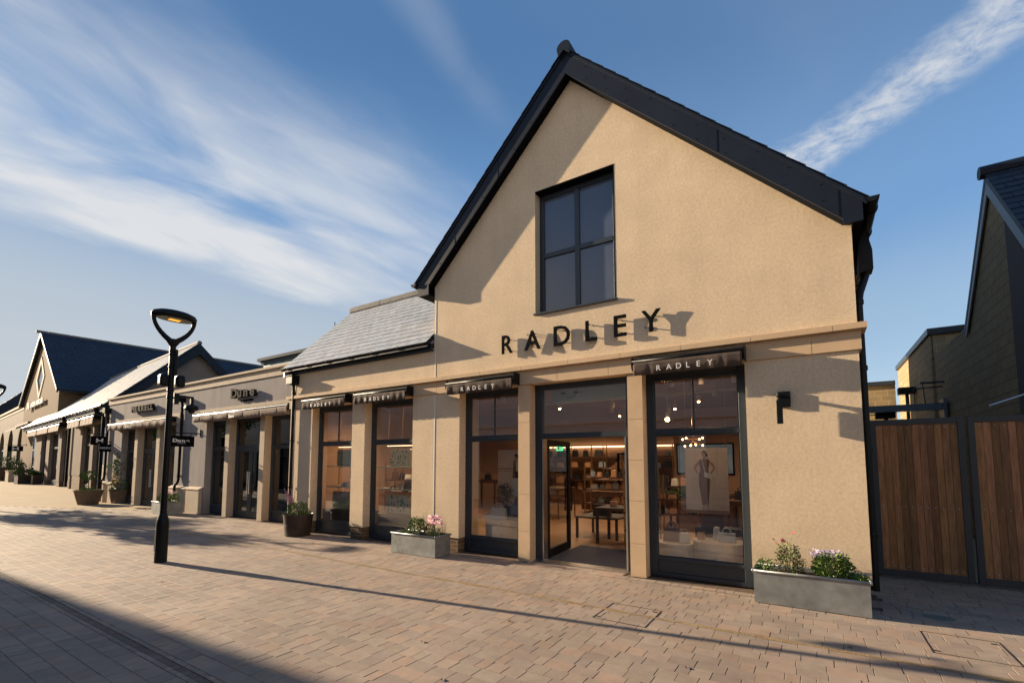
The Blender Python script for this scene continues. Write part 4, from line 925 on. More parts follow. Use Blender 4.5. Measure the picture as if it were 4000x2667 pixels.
# small trough
trough(-7.04, -5.90, -.665, -.24, .385, 'galvanised trough planter with pink flowers between the window and the brick base')
hz = .345
plant('bushy_plant', 'small yellow green plant at the left end of the middle trough', 'plant', -6.9,-.4,hz, lambda m_: (clump(m_,-6.93,-.45,hz,.07,.07,.14,60,.03,[1,4]), clump(m_,-6.75,-.52,hz,.07,.06,.07,80,.035,[1],w=.5)))
plant('bushy_plant', 'bushy dark green plant with thin upright spikes in the middle trough', 'plant', -6.6,-.42,hz, lambda m_: (clump(m_,-6.58,-.43,hz,.19,.15,.34,900,.042,[0,0,1,3],w=.45), clump(m_,-6.45,-.35,hz,.10,.08,.45,110,.022,[0,4],stems=8)))
t = plant('flowering_plant', 'plant with pink blooms and brown leaves in the middle trough', 'plant', -6.15,-.42,hz, lambda m_: (clump(m_,-6.25,-.42,hz,.10,.10,.26,260,.04,[4,4,3],stems=10), clump(m_,-6.07,-.47,hz,.13,.12,.2,420,.03,[0,1,3],w=.2,stems=16), clump(m_,-5.98,-.33,hz,.08,.06,.33,120,.022,[4,4,1],stems=9)))
m_ = MB(); flowers(m_, -6.10, -.45, .58, .74, .17, .10, 46, .032); bloom(t, m_, M['pink'])
m_ = MB(); flowers(m_, -6.0, -.45, .55, .61, .05, .04, 9, .016); bloom(t, m_, M['lilac'], 'lilac_flowers')
# trough by the far shop
trough(-19.1, -18.05, -.35, .18, .42, 'galvanised trough planter behind the foot of the lamp post')
t = plant('flowering_plant', 'leafy plant with pale pink flowers in the trough behind the lamp post', 'plant', -18.6,-.1,.38, lambda m_: (clump(m_,-18.75,-.1,.38,.28,.2,.3,500,.06,[0,1,3]), clump(m_,-18.3,-.05,.38,.24,.2,.34,500,.06,[0,1,1],w=.3), clump(m_,-18.95,-.1,.38,.08,.1,.5,60,.04,[4,0])))
m_ = MB(); flowers(m_, -18.35, -.1, .68, .82, .28, .12, 34, .035); bloom(t, m_, M['pink'])
# round pot
cx_, cy_ = -10.52, -.42
t = thing('plant_pot', 'round dark brown metal tub with a mid band beside the downpipe', 'plant pot', (cx_,cy_,0))
MB().lathe(cx_,cy_,[(.285,.0),(.285,.01),(.31,.235),(.32,.24),(.32,.255),(.312,.26),(.335,.49),(.348,.495),(.348,.51),(.335,.512),(.325,.5),(.31,.44)], 40, cap=False).lathe(cx_,cy_,[(.28,.012),(.001,.012)],40,cap=False).build('tub', M['pot'], t, smooth=False)
MB().lathe(cx_,cy_,[(.322,.45),(.2,.47),(.001,.475)], 24, cap=False).build('soil', M['soil'], t)
t = plant('flowering_plant', 'bushy green plant with purple heather spikes in the round brown tub', 'plant', cx_,cy_,.47, lambda m_: (clump(m_,cx_-.03,cy_,.45,.26,.24,.36,1500,.034,[0,0,3,1,3],w=.6), clump(m_,cx_+.2,cy_+.05,.45,.14,.16,.15,300,.034,[0,3,1],w=.6), [m_.tube([(cx_+.15,cy_,.52),(cx_+.15+dx,cy_-.05,.6+dz)], .002, 4, 2) for dx, dz in ((.12,.03),(.17,.08),(.10,.15),(-.6,-.03))]))
m_ = MB(); spikes(m_, cx_-.14, cy_-.05, .58, 17, .56, .42); bloom(t, m_, [M['purple'], M['stem']], 'heather_spikes')
# wicker pots by the far shop
def wicker(x, y, rb, rt, h, label):
    t = thing('wicker_planter', label, 'planter', (x,y,0), 'wicker planters by the far shop')
    MB().lathe(x,y,[(rb,0),(rb*1.02,.02),((rb+rt)/2*1.03,h*.5),(rt,h*.93),(rt+.03,h*.95),(rt+.03,h),(rt-.03,h),(rt-.05,h-.08)], 32, cap=False).lathe(x,y,[(rb,.01),(.01,.01)],32,cap=False).build('basket', M['wicker'], t)
    MB().lathe(x,y,[(rt-.04,h-.09),(.01,h-.07)], 20, cap=False).build('soil', M['soil'], t); return t
wicker(-25.5, -.30, .33, .48, .60, 'large wicker planter holding a small ball topped tree')
t = plant('topiary_tree', 'small ball topped topiary tree in the front wicker planter', 'tree', -25.55,-.32,.55, lambda m_: (m_.tube([(-25.55,-.32,.5),(-25.54,-.32,1.1)], .018, 6, 2), ball_crown(m_,-25.55,-.32,1.2,.27,.17,1500,.045)))
plant('ground_cover_plant', 'low yellow green plants round the foot of the topiary tree', 'plant', -25.9,-.4,.58, lambda m_: (clump(m_,-25.75,-.35,.5,.2,.16,.2,400,.05,[1,0,1],w=.5), clump(m_,-25.3,-.28,.5,.18,.18,.18,300,.05,[1,0],w=.5)))
wicker(-25.3, .75, .34, .46, .60, 'wicker planter half hidden behind the front one')
t = plant('leafy_shrub', 'tall bright green shrub with orange fruit rising behind the topiary tree', 'shrub', -25.3,.7,.55, lambda m_: (clump(m_,-25.25,.72,.9,.34,.3,1.35,800,.11,[1,1,0,3],w=.5,stems=14), clump(m_,-25.9,.6,1.4,.35,.2,.35,90,.1,[1,1]), clump(m_,-25.2,.6,.5,.55,.3,.5,600,.09,[0,1,3],w=.5)))
m_ = MB(); [m_.ball((-25.25+dx,.45,z_), .045, n=6) for dx, z_ in ((-.05,1.25),(.1,1.1),(-.2,.98),(.25,.9))]; bloom(t, m_, M['orange'], 'fruit')
# far left planters
def boxp(x, y, w_, h, s, m, label, lb2):
    t = thing('box_planter', label, 'planter', (x,y,0), 'planters in front of the brick arches')
    MB().box(x-w_/2,x+w_/2,y-w_/2,y+w_/2,0,h).box(x-w_/2-.04,x+w_/2+.04,y-w_/2-.04,y+w_/2+.04,h,h+.05).build('box', m, t)
    plant('leafy_shrub', lb2, 'shrub', x,y,h, lambda m_: clump(m_,x,y,h,w_*.6,w_*.6,s,800,.13,[0,3,3,3],w=.5))
boxp(-53.6, 3.3, 1.1, .68, .5, M['pot'], 'brown square planter left of the tall far piers', 'low green shrub in the brown square planter')
boxp(-51.6, 3.5, .5, .7, .3, M['pot'], 'narrow brown planter at the first far pier', 'small green plant in the narrow brown planter')
boxp(-60.0, 3.9, 1.1, .95, .9, M['stone_pale'], 'pale slatted square planter near the left edge', 'leafy green shrub in the pale slatted planter')
boxp(-64.5, 4.2, 1.6, 1.2, 1.2, M['pot'], 'dark square planter cut by the left edge', 'leafy hedge plant cut by the left edge of the photo')

# projecting signs
def hanging_sign(x, y0, z, w_, h, label, draw, yw):
    """board in the y direction hung from a bracket on the wall face yw"""
    t = thing('hanging_sign', label, 'sign', (x,yw,z), 'small black projecting signs')
    y1 = yw-.18
    MB().box(x-.05,x+.05,yw-.03,yw,z+h+.0,z+h+.24).tube([(x,yw-.02,z+h+.10),(x,y1-w_-.08,z+h+.10)], .018, 8).tube([(x,y1-.1,z+h+.10),(x,y1-.1,z+h)], .01, 6).tube([(x,y1-w_+.1,z+h+.10),(x,y1-w_+.1,z+h)], .01, 6).build('bracket', M['black'], t)
    MB().box(x-.03,x+.03,y1-w_,y1,z,z+h).build('board', M['blackmatt'], t, bevel=.004)
    g_ = draw()            # drawn in x-z plane facing -y; turn to face +x
    xs = [v[0] for v in g_.v]; zs = [v[2] for v in g_.v]; cx0, cz0 = (min(xs)+max(xs))/2, (min(zs)+max(zs))/2
    g_.v = [(v[0]-cx0, v[1], v[2]-cz0) for v in g_.v]
    mm = Matrix.Translation((x+.034, y1-w_/2, z+h/2)) @ Matrix.Rotation(R(90),4,'Z')
    g_.xf(mm); g_.build('lettering', M['white'], t)
def dune_draw():
    a = MB(); x = 0
    for ch, dx in zip('Dune', (.145,.125,.125,.1)):
        t = text_mb(ch, .155, .002, .008, 0, 1.3); merge(a, placed(t, x, 0, 0)); x += dx
    merge(a, placed(text_mb('LONDON', .035, .002, 0, 0, 1.6), .14, 0, -.055)); return a
hanging_sign(-17.95, 0, 2.27, .80, .36, 'black projecting sign reading Dune London right of the lamp post', dune_draw, py)
hanging_sign(-26.2, 0, 2.20, .72, .33, 'black projecting sign reading MERRELL above the wicker planters', lambda: text_mb('MERRELL', .125, .002, .001, 0, 1.35), py+.48)
hanging_sign(-28.6, 0, 2.56, .66, .42, 'black projecting sign with a white crossed arc logo above the MERRELL sign', lambda: ua_logo(.26,.20,0,0,0), 1.3)
hanging_sign(-56, 0, 2.66, .92, .42, 'far black projecting sign with a white crossed arc logo near the brick arches', lambda: ua_logo(.40,.26,0,0,0), 3.65)

# trees standing left of the view (their shade falls across the paving)
def tree(x, y, h, r, n, label, zc):
    t = thing('tree', label, 'tree', (x,y,0), 'trees standing along the street'); m_ = MB()
    m_.tube([(x,y,0),(x+.05,y,h*.3),(x-.05,y+.03,h*.6),(x,y,h*.9)], [.12,.09,.06,.02], 8)
    for i in range(12):
        a = rnd.uniform(0,6.28); z = rnd.uniform(zc-r*.6,zc+r*.3); m_.tube([(x,y,z),(x+r*.45*math.cos(a),y+r*.45*math.sin(a),z+r*.25),(x+r*.85*math.cos(a),y+r*.85*math.sin(a),z+r*.4)], [.04,.025,.008], 5)
    m_.build('trunk', M['bark'], t); m_ = MB()
    cl = [(x+rnd.uniform(-.8,.8)*r, y+rnd.uniform(-.8,.8)*r, zc+rnd.uniform(-.7,.7)*r) for i in range(16)]
    for i in range(n):
        c_ = rnd.choice(cl); p = Vector(c_)+Vector((rnd.gauss(0,.22),rnd.gauss(0,.22),rnd.gauss(0,.18)))*r
        m_.leaf(p, (rnd.uniform(-1,1),rnd.uniform(-1,1),rnd.uniform(-1,.6)), .17, .11, rnd.choice((0,0,1,3)))
    m_.build('crown', GM, t)
tree(-34.5, -4.6, 5.6, 1.25, 3200, 'slender street tree standing beyond the left lamp post', 4.3)
tree(-27.0, -4.3, 4.9, .8, 1300, 'small street tree standing just outside the left of the view', 4.1)
# ------------------------------------------------------------------ shop interior
def bag(x, y, z, w, h, d, m, label, handle=.5, cat='handbag', rot=0, group=None, taper=.88):
    t = thing('handbag', label, cat, (x,y,z), group)
    m_ = MB(); k = w*taper/2
    m_.add([(x-w/2,y-d/2,z),(x+w/2,y-d/2,z),(x+w/2,y+d/2,z),(x-w/2,y+d/2,z),(x-k,y-d*.3,z+h),(x+k,y-d*.3,z+h),(x+k,y+d*.3,z+h),(x-k,y+d*.3,z+h)], [(0,3,2,1),(4,5,6,7),(0,1,5,4),(1,2,6,5),(2,3,7,6),(3,0,4,7)])
    mm = Matrix.Translation((x,y,z)) @ Matrix.Rotation(R(rot),4,'Z') @ Matrix.Translation((-x,-y,-z))
    m_.xf(mm).build('body', m, t, bevel=min(.012, d*.15))
    if handle:
        for yo in (-d*.28, d*.28):
            pts = [(x+w*.24*math.cos(math.pi*(1-i/8)), y+yo, z+h*.92+handle*h*math.sin(math.pi*i/8)) for i in range(9)]
            MB().tube(pts, .007, 6).xf(mm).build('handle', m, t)
    return t
def table(x0, x1, y0, y1, h, m, label, leg=.04, top=.04, group=None):
    t = thing('display_table', label, 'table', ((x0+x1)/2,(y0+y1)/2,0), group)
    MB().box(x0,x1,y0,y1,h-top,h).build('table_top', M[m], t, bevel=.004)
    for a, b in ((x0+.01,y0+.01),(x1-leg-.01,y0+.01),(x0+.01,y1-leg-.01),(x1-leg-.01,y1-leg-.01)):
        MB().box(a,a+leg,b,b+leg,.012,h-top).build('leg', M[m], t)
    return t
f0 = .012
table(-4.78,-3.75,2.9,3.9,.50,'tablegrey','low grey nest table seen through the open door', .05)
table(-4.05,-3.1,2.35,3.1,.78,'tablegrey','higher grey nest table partly hidden by the right door jamb', .055)
bag(-4.25,3.25,.50,.42,.27,.16,M['bagblack'],'black handbag on the low grey table',.6)
bag(-3.75,2.7,.78,.16,.12,.1,M['bagtan'],'small tan bag on the higher grey table',.5)
t = table(-8.3,-6.55,5.5,6.7,.95,'walnut','long dark console table on thin legs beyond the glass door', .03, .42)
bag(-7.3,5.9,.95,.3,.2,.14,M['bagbrown'],'brown handbag on the dark console table',.6)
t = thing('display_cabinet', 'dark wooden display plinth with tiered shelves in the middle of the shop', 'cabinet', (-5.6,8.6,0))
MB().box(-6.9,-4.4,7.9,9.3,.12,.72).build('base', M['walnut'], t)
m_ = MB()
for k, (h_, dd) in enumerate(((.72,.62),(1.12,.5),(1.5,.36))):
    m_.prism([(-5.65-dd*1.8,h_+.02),(-5.65+dd*1.8,h_+.02),(-5.65+dd*1.5,h_+.05),(-5.65-dd*1.5,h_+.05)], 8.6-dd, 8.6+dd)
    m_.prism([(-6.35+k*.12,h_+.05),(-5.4,h_+.05),(-5.9+k*.1,h_+.36)], 8.55, 8.65)
m_.build('tier', M['iwall'], t); MB().box(-5.7,-5.62,8.2,8.24,.7,2.05).box(-5.7,-4.9,8.2,8.24,2.0,2.05).box(-4.98,-4.9,8.2,8.24,.7,2.0).build('upright', M['blackmatt'], t)
for i in range(9):
    bag(-5.35+(i%3)*.24, 8.15+(i//3)*.06, (.78,1.17,1.56)[i//3], .2, .07, .12, rnd.choice((M['bagblack'],M['bagbrown'],M['bagwhite'])), 'flat purse laid on the tiered display', 0, 'purse', 0, 'purses on the tiered display')
# wall shelving
t = thing('shelving_unit', 'brass framed wall shelving lit by a warm strip at the back of the shop', 'shelving', (-7.5,10.7,0))
m_ = MB()
for x in (-11.0,-10.0,-9.35,-8.6,-8.5,-7.6,-7.1,-6.95,-5.6,-4.4,-3.2,-2.0,-.8): m_.tube([(x,10.45,.012),(x,10.45,2.45)], .022, 6)
m_.tube([(-11,10.45,2.44),(-.8,10.45,2.44)], .02, 6); m_.build('uprights', M['brass'], t)
for z in (.62, 1.0, 1.5, 1.95): MB().box(-11,-.8,10.45,10.95,z,z+.03).build('shelf', M['walnut'], t)
MB().box(-11,-.8,10.90,10.98,2.36,2.40).build('strip_light', M['strip'], t)
bm = [M['bagblack'], M['bagblack'], M['bagbrown'], M['bagtan'], M['baggrey'], M['bagblack']]
nb = 0
for z in (.65, 1.03, 1.53, 1.98):
    x = -10.8
    while x < -1:
        w_ = rnd.uniform(.2,.42); h_ = min(rnd.uniform(.15,.27), .3)
        if rnd.random() < .9:
            bag(x+w_/2, 10.68, z, w_, h_, .14, rnd.choice(bm), 'handbag standing on the brass framed wall shelving', .35, 'handbag', 0, 'handbags on the wall shelving'); nb += 1
        x += w_+rnd.uniform(.12,.35)
# side items seen left of the door
for k, (x, y, w_, h_) in enumerate(((-9.6,4.2,1.4,.9),(-10.4,7.2,1.2,1.1),(-2.6,6.3,1.6,.9),(-1.1,4.6,1.2,.9),(-1.2,8.4,1.5,.9))):
    table(x-w_/2,x+w_/2,y-.4,y+.4,h_,'walnut','dark walnut display table number of many inside the shop' if False else ('dark walnut display table deep in the shop behind the left windows','dark walnut display table near the left rear wall','dark walnut table behind the woman poster','dark walnut table right of the woman poster','dark walnut table at the right rear of the shop')[k], .05, .12)
    for j in range(3): bag(x-w_*.3+j*w_*.3, y, h_, .26, .2, .13, rnd.choice(bm), 'handbag displayed on a walnut table inside the shop', .5, 'handbag', 0, 'handbags on the walnut tables')
# more stock standing about the shop floor
def stocked(x0, x1, y0, y1, h, label, n, blab):
    t = thing('display_stand', label, 'stand', ((x0+x1)/2,(y0+y1)/2,0)); m_ = MB()
    for a, b in ((x0,y0),(x1-.03,y0),(x0,y1-.03),(x1-.03,y1-.03)): m_.box(a,a+.03,b,b+.03,.012,h+.5)
    m_.build('posts', M['brass'], t)
    for k, z in enumerate((h*.35, h*.7, h)): MB().box(x0,x1,y0,y1,z,z+.03).build('shelf', M['walnut'], t)
    for z in (h*.35, h*.7, h):
        x = x0+.12
        while x < x1-.1:
            w_ = rnd.uniform(.14,.26); bag(x+w_/2, (y0+y1)/2, z+.03, w_, rnd.uniform(.13,.24), .13, rnd.choice(bm+[M['bagwhite'], M['bagtan']]), blab, rnd.choice((0,.4,.5)), 'handbag', 0, n); x += w_+rnd.uniform(.03,.09)
stocked(-6.2,-4.9,6.6,7.1,1.25,'brass shelved stand facing the open doorway','handbags on the stand facing the doorway','handbag on the brass shelved stand facing the doorway')
stocked(-3.6,-2.5,5.2,5.6,1.1,'brass shelved stand between the door and the woman poster','handbags on the stand between door and poster','handbag on the stand between the door and the poster')
stocked(-1.15,-.3,3.0,3.4,1.2,'brass shelved stand right of the woman poster','handbags on the stand right of the poster','handbag on the stand right of the woman poster')
stocked(-10.9,-9.6,2.6,3.0,1.2,'brass shelved stand deep behind the leftmost display','handbags on the stand behind the leftmost display','handbag on the stand behind the leftmost display')
stocked(-3.35,-2.6,2.2,2.5,1.0,'small brass stand partly hidden by the pilaster right of the door','bags on the small stand by the pilaster','bag on the small stand by the right door pilaster')
# track lights
G_ = 'white track spotlights under the shop ceiling'
def spot(x, y, z, on=False):
    t = thing('spotlight', 'white cylindrical track spotlight under the shop ceiling', 'spotlight', (x,y,z), G_)
    MB().tube([(x,y,z),(x,y,z+.13)], .045, 12).tube([(x,y,z+.13),(x,y,3.3)], .012, 6).build('housing', M['icream'], t)
    if on: MB().ball((x,y-.02,z-.012), .04 if z < 2.7 else .022, n=8).build('lamp', M['bulbhot'], t)
for x, y in ((-2.02,.95),(-1.55,1.0),(-1.05,1.05),(-1.95,2.0),(-1.6,2.6),(-5.6,1.1),(-5.1,1.2),(-5.7,2.3),(-4.0,3.4),(-3.4,3.3),(-4.4,4.4),(-3.2,5.4)): spot(x, y, 3.04)
spot(-2.42, 2.2, 2.60, True)
for x, y in ((-5.3,3.2),(-4.7,5.8),(-2.9,4.8),(-2.1,3.6),(-9.2,2.2)): spot(x, y, 3.08, True)
t = thing('track_rail', 'white ceiling track behind the last shop window', 'track', (-1.6,1.6,3.1))
MB().box(-2.6,-.8,1.55,1.59,2.98,3.02).box(-6.3,-4.6,1.7,1.74,2.98,3.02).build('rail', M['icream'], t)
# chandelier
t = thing('chandelier', 'branching brass chandelier with small lit amber bulbs behind the last window', 'chandelier', (-1.98,2.3,2.2))
m_ = MB().tube([(-1.98,2.3,3.3),(-1.98,2.3,2.12)], .012, 6); b_ = MB()
for dx, dz, dy in ((-.19,0,0),(-.17,-.13,.1),(-.10,.02,-.1),(-.04,-.12,.0),(.07,-.11,-.08),(.10,.0,.1),(.18,.02,.0),(.17,-.12,.05),(-.05,.13,.05),(.17,.15,0)):
    p_ = (-1.98+dx,2.3+dy,2.19+dz); m_.tube([(-1.98,2.3,2.19+dz*.3), p_], .005, 5); b_.ball(p_, .019, n=8)
m_.build('branches', M['brass'], t); b_.build('bulbs', M['bulb'], t)
# posters
def person_poster():
    t = thing('poster', 'tall hanging poster of a woman in a brown dress with a white shoulder bag', 'poster', (-1.5,.9,1.45))
    x0, x1, z0, z1, y = -1.82, -1.17, .93, 1.98, .90
    MB().box(x0,x1,y,y+.02,z0,z1).build('board', M['posterbg'], t)
    m_ = MB()
    for z in (1.02,1.06,1.16,1.33): m_.box(x0+.005,x1-.005,y-.002,y,z,z+.004)
    m_.box(x0+.005,x1-.005,y-.0025,y,.935,.985); m_.box(-1.65,-1.647,y-.002,y,1.5,1.97); m_.box(-1.33,-1.327,y-.002,y,1.5,1.97); m_.build('printed_lines', M['posterline'], t)
    MB().box(-1.73,-1.56,y-.0035,y,1.13,1.52).box(-1.48,-1.36,y-.0035,y,1.13,1.52).build('printed_plinth', M['posterpanel'], t)
    cx = -1.525; q = MB(); yy_ = y-.005
    ell = lambda cx_, cz_, a_, b_, n=16: [(cx_+a_*math.cos(6.2832*i/n), cz_+b_*math.sin(6.2832*i/n)) for i in range(n)]
    q.prism([(cx-.012,1.80),(cx+.02,1.80),(cx+.022,1.85),(cx-.01,1.85)], yy_, y)
    q.prism([(cx-.075,1.775),(cx-.05,1.79),(cx-.085,1.70),(cx-.135,1.655),(cx-.095,1.58),(cx-.05,1.54),(cx-.055,1.525),(cx-.115,1.575),(cx-.165,1.655),(cx-.12,1.73)], yy_, y)
    q.prism([(cx+.085,1.775),(cx+.06,1.79),(cx+.10,1.71),(cx+.145,1.655),(cx+.10,1.59),(cx+.045,1.55),(cx+.05,1.535),(cx+.115,1.575),(cx+.175,1.655),(cx+.135,1.73)], yy_, y)
    for dx in (-.02,.028): q.prism([(cx+dx-.012,1.0),(cx+dx+.012,1.0),(cx+dx+.014,1.08),(cx+dx-.012,1.08)], yy_, y); q.prism(ell(cx+dx-.005,.995,.024,.012), yy_-.001, y)
    q.prism(ell(cx-.008,1.885,.030,.042), yy_-.001, y); q.build('printed_figure', M['skin'], t)
    MB().prism([(cx-.035,1.90),(cx-.01,1.94),(cx+.025,1.935),(cx+.045,1.895),(cx+.035,1.84),(cx+.02,1.845),(cx+.02,1.90),(cx-.01,1.915)], yy_-.002, y).prism(ell(cx+.04,1.86,.018,.022), yy_-.0025, y).build('printed_hair', M['hair'], t)
    MB().prism([(cx-.07,1.79),(cx-.02,1.80),(cx+.03,1.80),(cx+.08,1.79),(cx+.075,1.70),(cx+.055,1.63),(cx+.085,1.54),(cx+.08,1.38),(cx+.06,1.2),(cx+.05,1.06),(cx-.045,1.06),(cx-.06,1.2),(cx-.085,1.38),(cx-.085,1.54),(cx-.055,1.63),(cx-.07,1.70)], yy_-.002, y).build('printed_dress', M['dress'], t)
    MB().prism([(cx-.04,1.80),(cx-.03,1.80),(cx+.015,1.60),(cx+.005,1.60)], yy_-.004, y).prism([(cx+.06,1.60),(cx+.066,1.60),(cx+.10,1.55),(cx+.09,1.55)], yy_-.004, y).prism([(cx-.0,1.595),(cx+.11,1.56),(cx+.11,1.475),(cx-.0,1.51)], yy_-.004, y).build('printed_bag', M['bagwhite'], t)
    MB().tube([(x0+.02,y+.01,z1),(x0+.02,y+.01,3.3)], .003, 4).tube([(x1-.02,y+.01,z1),(x1-.02,y+.01,3.3)], .003, 4).build('hanging_wires', M['chrome'], t)
person_poster()
t = thing('poster', 'tall poster of a woman in a white skirt holding a black bag behind the pilaster', 'poster', (-5.3,1.0,1.4))
x0, x1, y = -5.66, -4.95, 1.0
MB().box(x0,x1,y,y+.02,.85,2.0).build('board', M['posterbg'], t)
MB().box(x0,-5.3,y-.002,y,1.60,1.62).box(x0,-5.3,y-.002,y,1.55,1.56).build('printed_lines', M['posterline'], t)
cx = -5.20; ell = lambda cx_, cz_, a_, b_, n=16: [(cx_+a_*math.cos(6.2832*i/n), cz_+b_*math.sin(6.2832*i/n)) for i in range(n)]
MB().prism(ell(cx-.01,1.86,.035,.048), y-.005, y).prism([(cx-.015,1.78),(cx+.02,1.78),(cx+.02,1.84),(cx-.01,1.84)], y-.004, y).prism([(cx-.02,.9),(cx+.01,.9),(cx+.02,1.05),(cx-.02,1.05)], y-.004, y).build('printed_figure', M['skin'], t)
MB().prism([(cx-.045,1.88),(cx-.01,1.925),(cx+.03,1.91),(cx+.04,1.85),(cx+.01,1.87)], y-.006, y).prism(ell(cx+.04,1.87,.02,.025), y-.0065, y).build('printed_hair', M['hair'], t)
MB().prism([(cx-.06,1.78),(cx+.02,1.79),(cx+.09,1.76),(cx+.10,1.42),(cx-.09,1.42)], y-.005, y).build('printed_jacket', M['dress'], t)
MB().prism([(cx-.01,1.78),(cx+.05,1.78),(cx+.05,1.5),(cx-.0,1.5)], y-.006, y).prism([(cx-.09,1.42),(cx+.10,1.42),(cx+.14,1.08),(cx-.02,1.03),(cx-.13,1.12)], y-.006, y).build('printed_skirt', M['bagwhite'], t)
MB().prism([(cx-.02,1.57),(cx+.08,1.55),(cx+.06,1.42),(cx+.0,1.43)], y-.008, y).build('printed_bag', M['bagblack'], t)
t = thing('wall_screen', 'wide framed screen on the warm wall behind the poster', 'screen', (-2.9,7,1.9))
MB().box(-3.42,-1.88,6.95,7.0,1.40,2.28).build('bezel', M['blackmatt'], t); MB().box(-3.38,-1.92,6.94,6.952,1.44,2.24).build('picture', M['screen'], t)
MB().box(-3.5,-1.2,7.001,7.1,.012,3.3).build('wall_panel', M['iwall'], t)
# window displays
def patterned(x0, x1, y, z0, z1, kind, label):
    t = thing('display_case', label, 'case', ((x0+x1)/2,y,z0), 'patterned cases in the left windows')
    if kind == 'leaf':
        MB().box(x0,x1,y,y+.16,z0,z1).build('shell', mat('cream_leather', (.50,.50,.42), .5), t, bevel=.03); m_ = MB()
        for i in range(34):
            p = Vector((rnd.uniform(x0+.05,x1-.05), y-.004, rnd.uniform(z0+.03,z1-.05))); a_ = rnd.uniform(.2,2.9); L_ = rnd.uniform(.05,.11); d = Vector((math.cos(a_),0,math.sin(a_))); s_ = Vector((-d.z,0,d.x))*L_*.22
            m_.add([p,p+d*L_*.5+s_,p+d*L_,p+d*L_*.5-s_], [(0,1,2,3)])
        m_.build('leaf_print', mat('print_green', (.04,.17,.09), .6), t)
    else:
        MB().box(x0,x1,y,y+.16,z0,z1).build('shell', mat('grey_green_leather', (.16,.22,.21), .5), t, bevel=.03); m_ = MB(); n = 9
        for i in range(n):
            for j in range(6):
                px, pz = x0+.04+(x1-x0-.08)*(i+.5)/n, z0+.03+(z1-z0-.06)*(j+.5)/6; r_ = .014
                m_.add([(px-r_,y-.004,pz),(px,y-.004,pz-r_),(px+r_,y-.004,pz),(px,y-.004,pz+r_)], [(0,1,2,3)])
        m_.build('diamond_print', mat('print_grey', (.38,.45,.42), .6), t)
    MB().tube([(x0+.04,y-.002,z1),(x1-.04,y-.002,z1)], .008, 6).build('brass_edge', M['brass'], t)
def dshelf(x0, x1, label):
    t = thing('window_shelf', label, 'shelf', ((x0+x1)/2,.75,1.6), 'glass shelves in the left windows')
    for z in (1.62, 1.10): MB().box(x0,x1,.55,.95,z,z+.025).build('shelf', M['aircurtain'], t)
    m_ = MB()
    for x in (x0+.02, x0+.5, x1-.02): m_.tube([(x,.93,.012),(x,.93,3.3)], .012, 6)
    m_.build('posts', M['brass'], t); MB().box(x0,x1,.90,.94,2.14,2.155).build('strip_light', M['strip'], t)
dshelf(-8.95,-7.5,'brass post shelf rack in the window left of the small planter'); dshelf(-10.85,-9.4,'brass post shelf rack in the leftmost low wing window')
patterned(-8.53,-7.87,.6,1.65,2.06,'leaf','cream case with green leaf print on the upper shelf'); patterned(-8.66,-7.90,.6,.56,1.00,'leaf','cream case with green leaf print on the lower plinth')
patterned(-10.52,-9.93,.6,1.65,2.06,'dia','grey green diamond patterned case on the upper shelf'); patterned(-10.66,-9.96,.6,.54,.99,'dia','grey green diamond patterned case on the lower plinth')
for x0, x1, lb in ((-8.9,-7.4,'wide dark display plinth under the leaf print case'),(-10.9,-9.4,'wide dark display plinth under the diamond patterned case')):
    t = thing('display_plinth', lb, 'plinth', ((x0+x1)/2,.75,0)); MB().box(x0,x1,.5,1.1,.012,.535).build('body', M['tablegrey'], t, bevel=.006)
bag(-9.98,.72,1.125,.22,.2,.12,M['bagwhite'],'white tote on the middle shelf of the leftmost window',.6); bag(-10.3,.72,1.125,.16,.1,.1,M['baggrey'],'small grey box bag on the middle shelf',0)
bag(-8.0,.72,1.125,.25,.16,.12,M['bagblack'],'black bag on the middle shelf beside a glass bottle',.6); bag(-7.7,.74,1.125,.2,.24,.12,M['baggrey'],'pale green bag at the right of the middle shelf',.4)
t = thing('bottle', 'round glass bottle on the middle shelf of the display', 'bottle', (-8.25,.7,1.13)); MB().lathe(-8.25,.7,[(.03,1.126),(.045,1.15),(.045,1.2),(.015,1.24),(.015,1.28)], 12).build('bottle', M['chrome'], t)
for x, z, m in ((-8.42,.0,'bagtan'),(-8.55,0,'brass')):
    t = thing('ornament', 'small '+('tan' if m == 'bagtan' else 'brass')+' ornament left of the glass bottle', 'ornament', (x,.7,1.12)); MB().lathe(x,.7,[(.03,1.126),(.04,1.16),(.02,1.2),(.028,1.22)], 10).build('body', M[m], t)
# door-side window: round plinth, totes, dried flowers
def round_plinth(x, y, r_, h, label, m='posterbg'):
    t = thing('round_plinth', label, 'plinth', (x,y,0), 'round display plinths in the windows'); MB().lathe(x,y,[(r_,.012),(r_,h-.02),(r_+.015,h-.015),(r_+.015,h)], 32).build('body', M[m], t)
round_plinth(-5.35,.75,.36,.60,'round plinth with a white tote in the window left of the door')
bag(-5.42,.68,.60,.36,.23,.14,M['bagwhite'],'large white tote bag in the window left of the door',.5); bag(-5.72,.74,.60,.17,.10,.1,M['bagwhite'],'small pale box bag left of the white tote',0); bag(-5.58,1.0,.84,.16,.11,.1,M['bagtan'],'tan box bag behind the white tote',0)
bag(-5.12,.95,.68,.32,.22,.14,M['baggrey'],'pale grey tote right of the white tote',.55); bag(-4.85,.85,.68,.3,.2,.14,M['baggrey'],'second grey tote against the pilaster',.55)
t = thing('crate', 'pale box plinth under the grey totes', 'plinth', (-4.95,.9,0)); MB().box(-5.25,-4.6,.72,1.1,.012,.68).build('body', M['walnut'], t)
m_ = MB(); clump(m_, -5.45, 1.05, .84, .24, .15, .5, 500, .06, [0], w=.7, stems=12)
